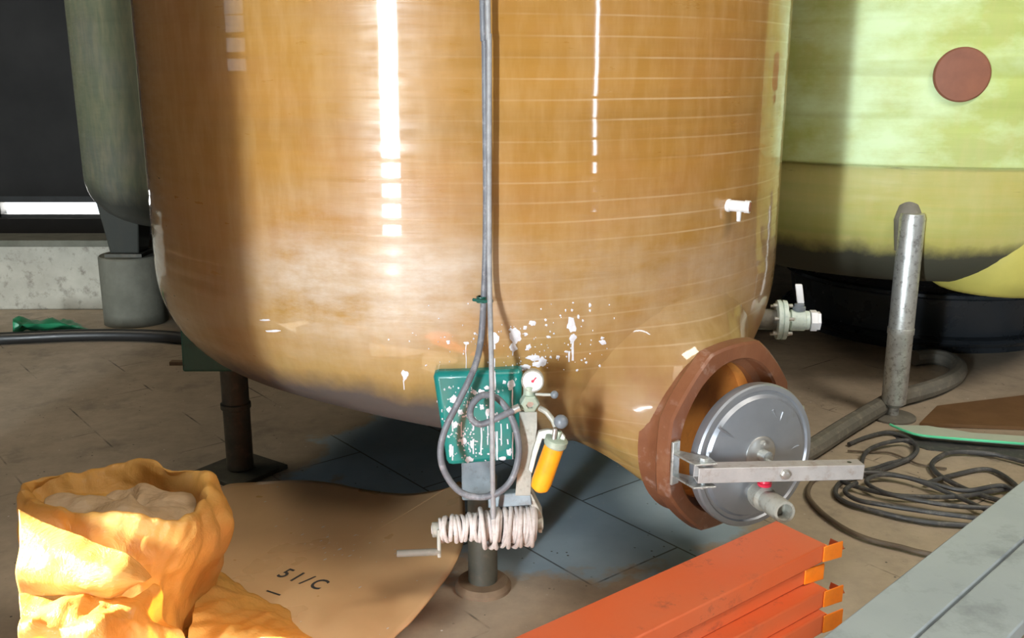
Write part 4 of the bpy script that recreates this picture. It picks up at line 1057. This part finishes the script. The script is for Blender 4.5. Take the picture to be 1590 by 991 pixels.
# ------------------------------------------------------------------ the hall
X0, X1, Y0, Y1, H = -5.2, 5.4, -4.0, 8.8, 4.6
def struct(name, bm, mat):
    o = obj(name, bm, mat, smooth=0); o['kind'] = 'structure'; return o
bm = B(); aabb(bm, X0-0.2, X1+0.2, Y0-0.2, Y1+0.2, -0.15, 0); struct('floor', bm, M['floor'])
bm = B(); aabb(bm, X0-0.2, X1+0.2, Y0-0.2, Y1+0.2, H, H+0.15); struct('ceiling', bm, M['wall'])
def wall_with_holes(name, axis, pos, thick, a0, a1, holes, mat):
    """a wall in strips around openings (a_start, a_end, z_start, z_end)"""
    bm = B(); holes = sorted(holes); cur = a0
    def put(s, e, z0, z1):
        if e-s < 1e-4 or z1-z0 < 1e-4: return
        if axis == 'x': aabb(bm, s, e, pos, pos+thick, z0, z1)
        else: aabb(bm, pos, pos+thick, s, e, z0, z1)
    for s, e, z0, z1 in holes:
        put(cur, s, 0, H); put(s, e, 0, z0); put(s, e, z1, H); cur = e
    put(cur, a1, 0, H); struct(name, bm, mat)
DOOR = (-3.55, -2.55, 0.0, 2.5)
wall_with_holes('wall_rear', 'x', Y0-0.2, 0.2, X0, X1, [DOOR], M['wall'])
WIN_R = (-3.05, -2.6, 0.35, 3.0)
wall_with_holes('wall_right', 'y', X1, 0.2, Y0, Y1, [WIN_R], M['wall'])
SUN_SLOT = (1.05, 1.91, 1.5, 3.2)  # unseen opening, sized so the sun reaches only the sack front
wall_with_holes('wall_left', 'y', X0-0.2, 0.2, Y0, Y1, [SUN_SLOT], M['wall'])
WIN_B = (-4.7, -2.2, 0.18, 0.38)
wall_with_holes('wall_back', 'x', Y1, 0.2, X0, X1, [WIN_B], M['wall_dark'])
def frame_mesh(axis, pos, hole, name, t=0.06):
    s, e, z0, z1 = hole; bm = B()
    for a, b, c, d in ((s, s+t, z0, z1), (e-t, e, z0, z1), (s, e, z1-t, z1), (s, e, z0, z0+0.03)):
        if axis == 'x': aabb(bm, a, b, pos, pos+0.1, c, d)
        else: aabb(bm, pos, pos+0.1, a, b, c, d)
    o = obj(name, bm, M['frame'], smooth=0); o['kind'] = 'structure'
frame_mesh('x', Y0-0.15, DOOR, 'door_1'); frame_mesh('y', X1+0.05, WIN_R, 'window_1'); frame_mesh('y', X0-0.15, SUN_SLOT, 'sun_slot_frame'); frame_mesh('x', Y1+0.05, WIN_B, 'window_3')
# unseen blocker added to throw shade on the left of the tank
bm = B(); aabb(bm, -2.45, -1.255, 1.10, 1.33, 0, H); struct('shadow_blocker', bm, M['wall'])

# ------------------------------------------------------------------ light
def area(name, loc, direction, sx, sy, power, col, spread=180):
    l = bpy.data.lights.new(name, 'AREA'); l.shape = 'RECTANGLE'; l.size = sx; l.size_y = sy; l.energy = power; l.color = col; l.spread = radians(spread)
    o = bpy.data.objects.new(name, l); COL.objects.link(o); o.location = loc
    o.rotation_euler = Vector(direction).to_track_quat('-Z', 'Y').to_euler(); return o
area('daylight_door', ((DOOR[0]+DOOR[1])/2, Y0-0.16, 1.25), (0, 1, 0), 0.9, 2.42, 170, (0.84, 0.94, 1.0))
area('door_key_strip', ((DOOR[0]+DOOR[1])/2, Y0-0.10, 1.25), (0.31, 0.95, 0), 0.26, 2.42, 330, (0.88, 0.96, 1.0))  # added narrow lamp in the doorway, for sharper shadow edges
area('daylight_window_right', (X1+0.16, (WIN_R[0]+WIN_R[1])/2, 1.7), (-1, 0, 0), 0.40, 2.6, 48, (0.72, 0.86, 1.0))
area('fill_front', (0.9, 0.3, H-0.02), (0, 0.12, -1), 2.0, 2.0, 60, (1.0, 0.90, 0.76))  # added soft overhead fill for the whole hall; the ceiling is closed
area('fill_left', (-3.4, 4.6, H-0.02), (0.25, 0, -1), 1.4, 1.4, 52, (1.0, 0.86, 0.64))  # added overhead fill to brighten the floor on the left
area('fill_right', (3.0, 1.5, H-0.02), (-0.25, 0.2, -1), 1.4, 1.4, 150, (1.0, 0.90, 0.76))  # added overhead fill to brighten the floor on the right
sun = bpy.data.lights.new('sun', 'SUN'); sun.energy = 30; sun.angle = radians(0.6); sun.color = (1.0, 0.95, 0.85)
suno = bpy.data.objects.new('sun', sun); COL.objects.link(suno); suno.location = (-8, 0, 5)
suno.rotation_euler = Vector((4.05, 0.1, -2.2)).to_track_quat('-Z', 'Y').to_euler()
area('daylight_window_back', (-3.65, Y1+0.16, 0.36), (0, -1, 0), 2.0, 0.26, 14, (1, 0.97, 0.9))
w = bpy.data.worlds.new('sky'); SC.world = w; w.use_nodes = True
bg = w.node_tree.nodes['Background']; bg.inputs[0].default_value = (0.80, 0.90, 1.0, 1); bg.inputs[1].default_value = 1.0
SC.view_settings.view_transform = 'Standard'; SC.view_settings.look = 'None'; SC.view_settings.gamma = 1.0
SC.view_settings.exposure = 0.72; SC.view_settings.use_curve_mapping = False
SC.cycles.max_bounces = 6; SC.cycles.use_denoising = True
SC.cycles.sample_clamp_indirect = 4.0
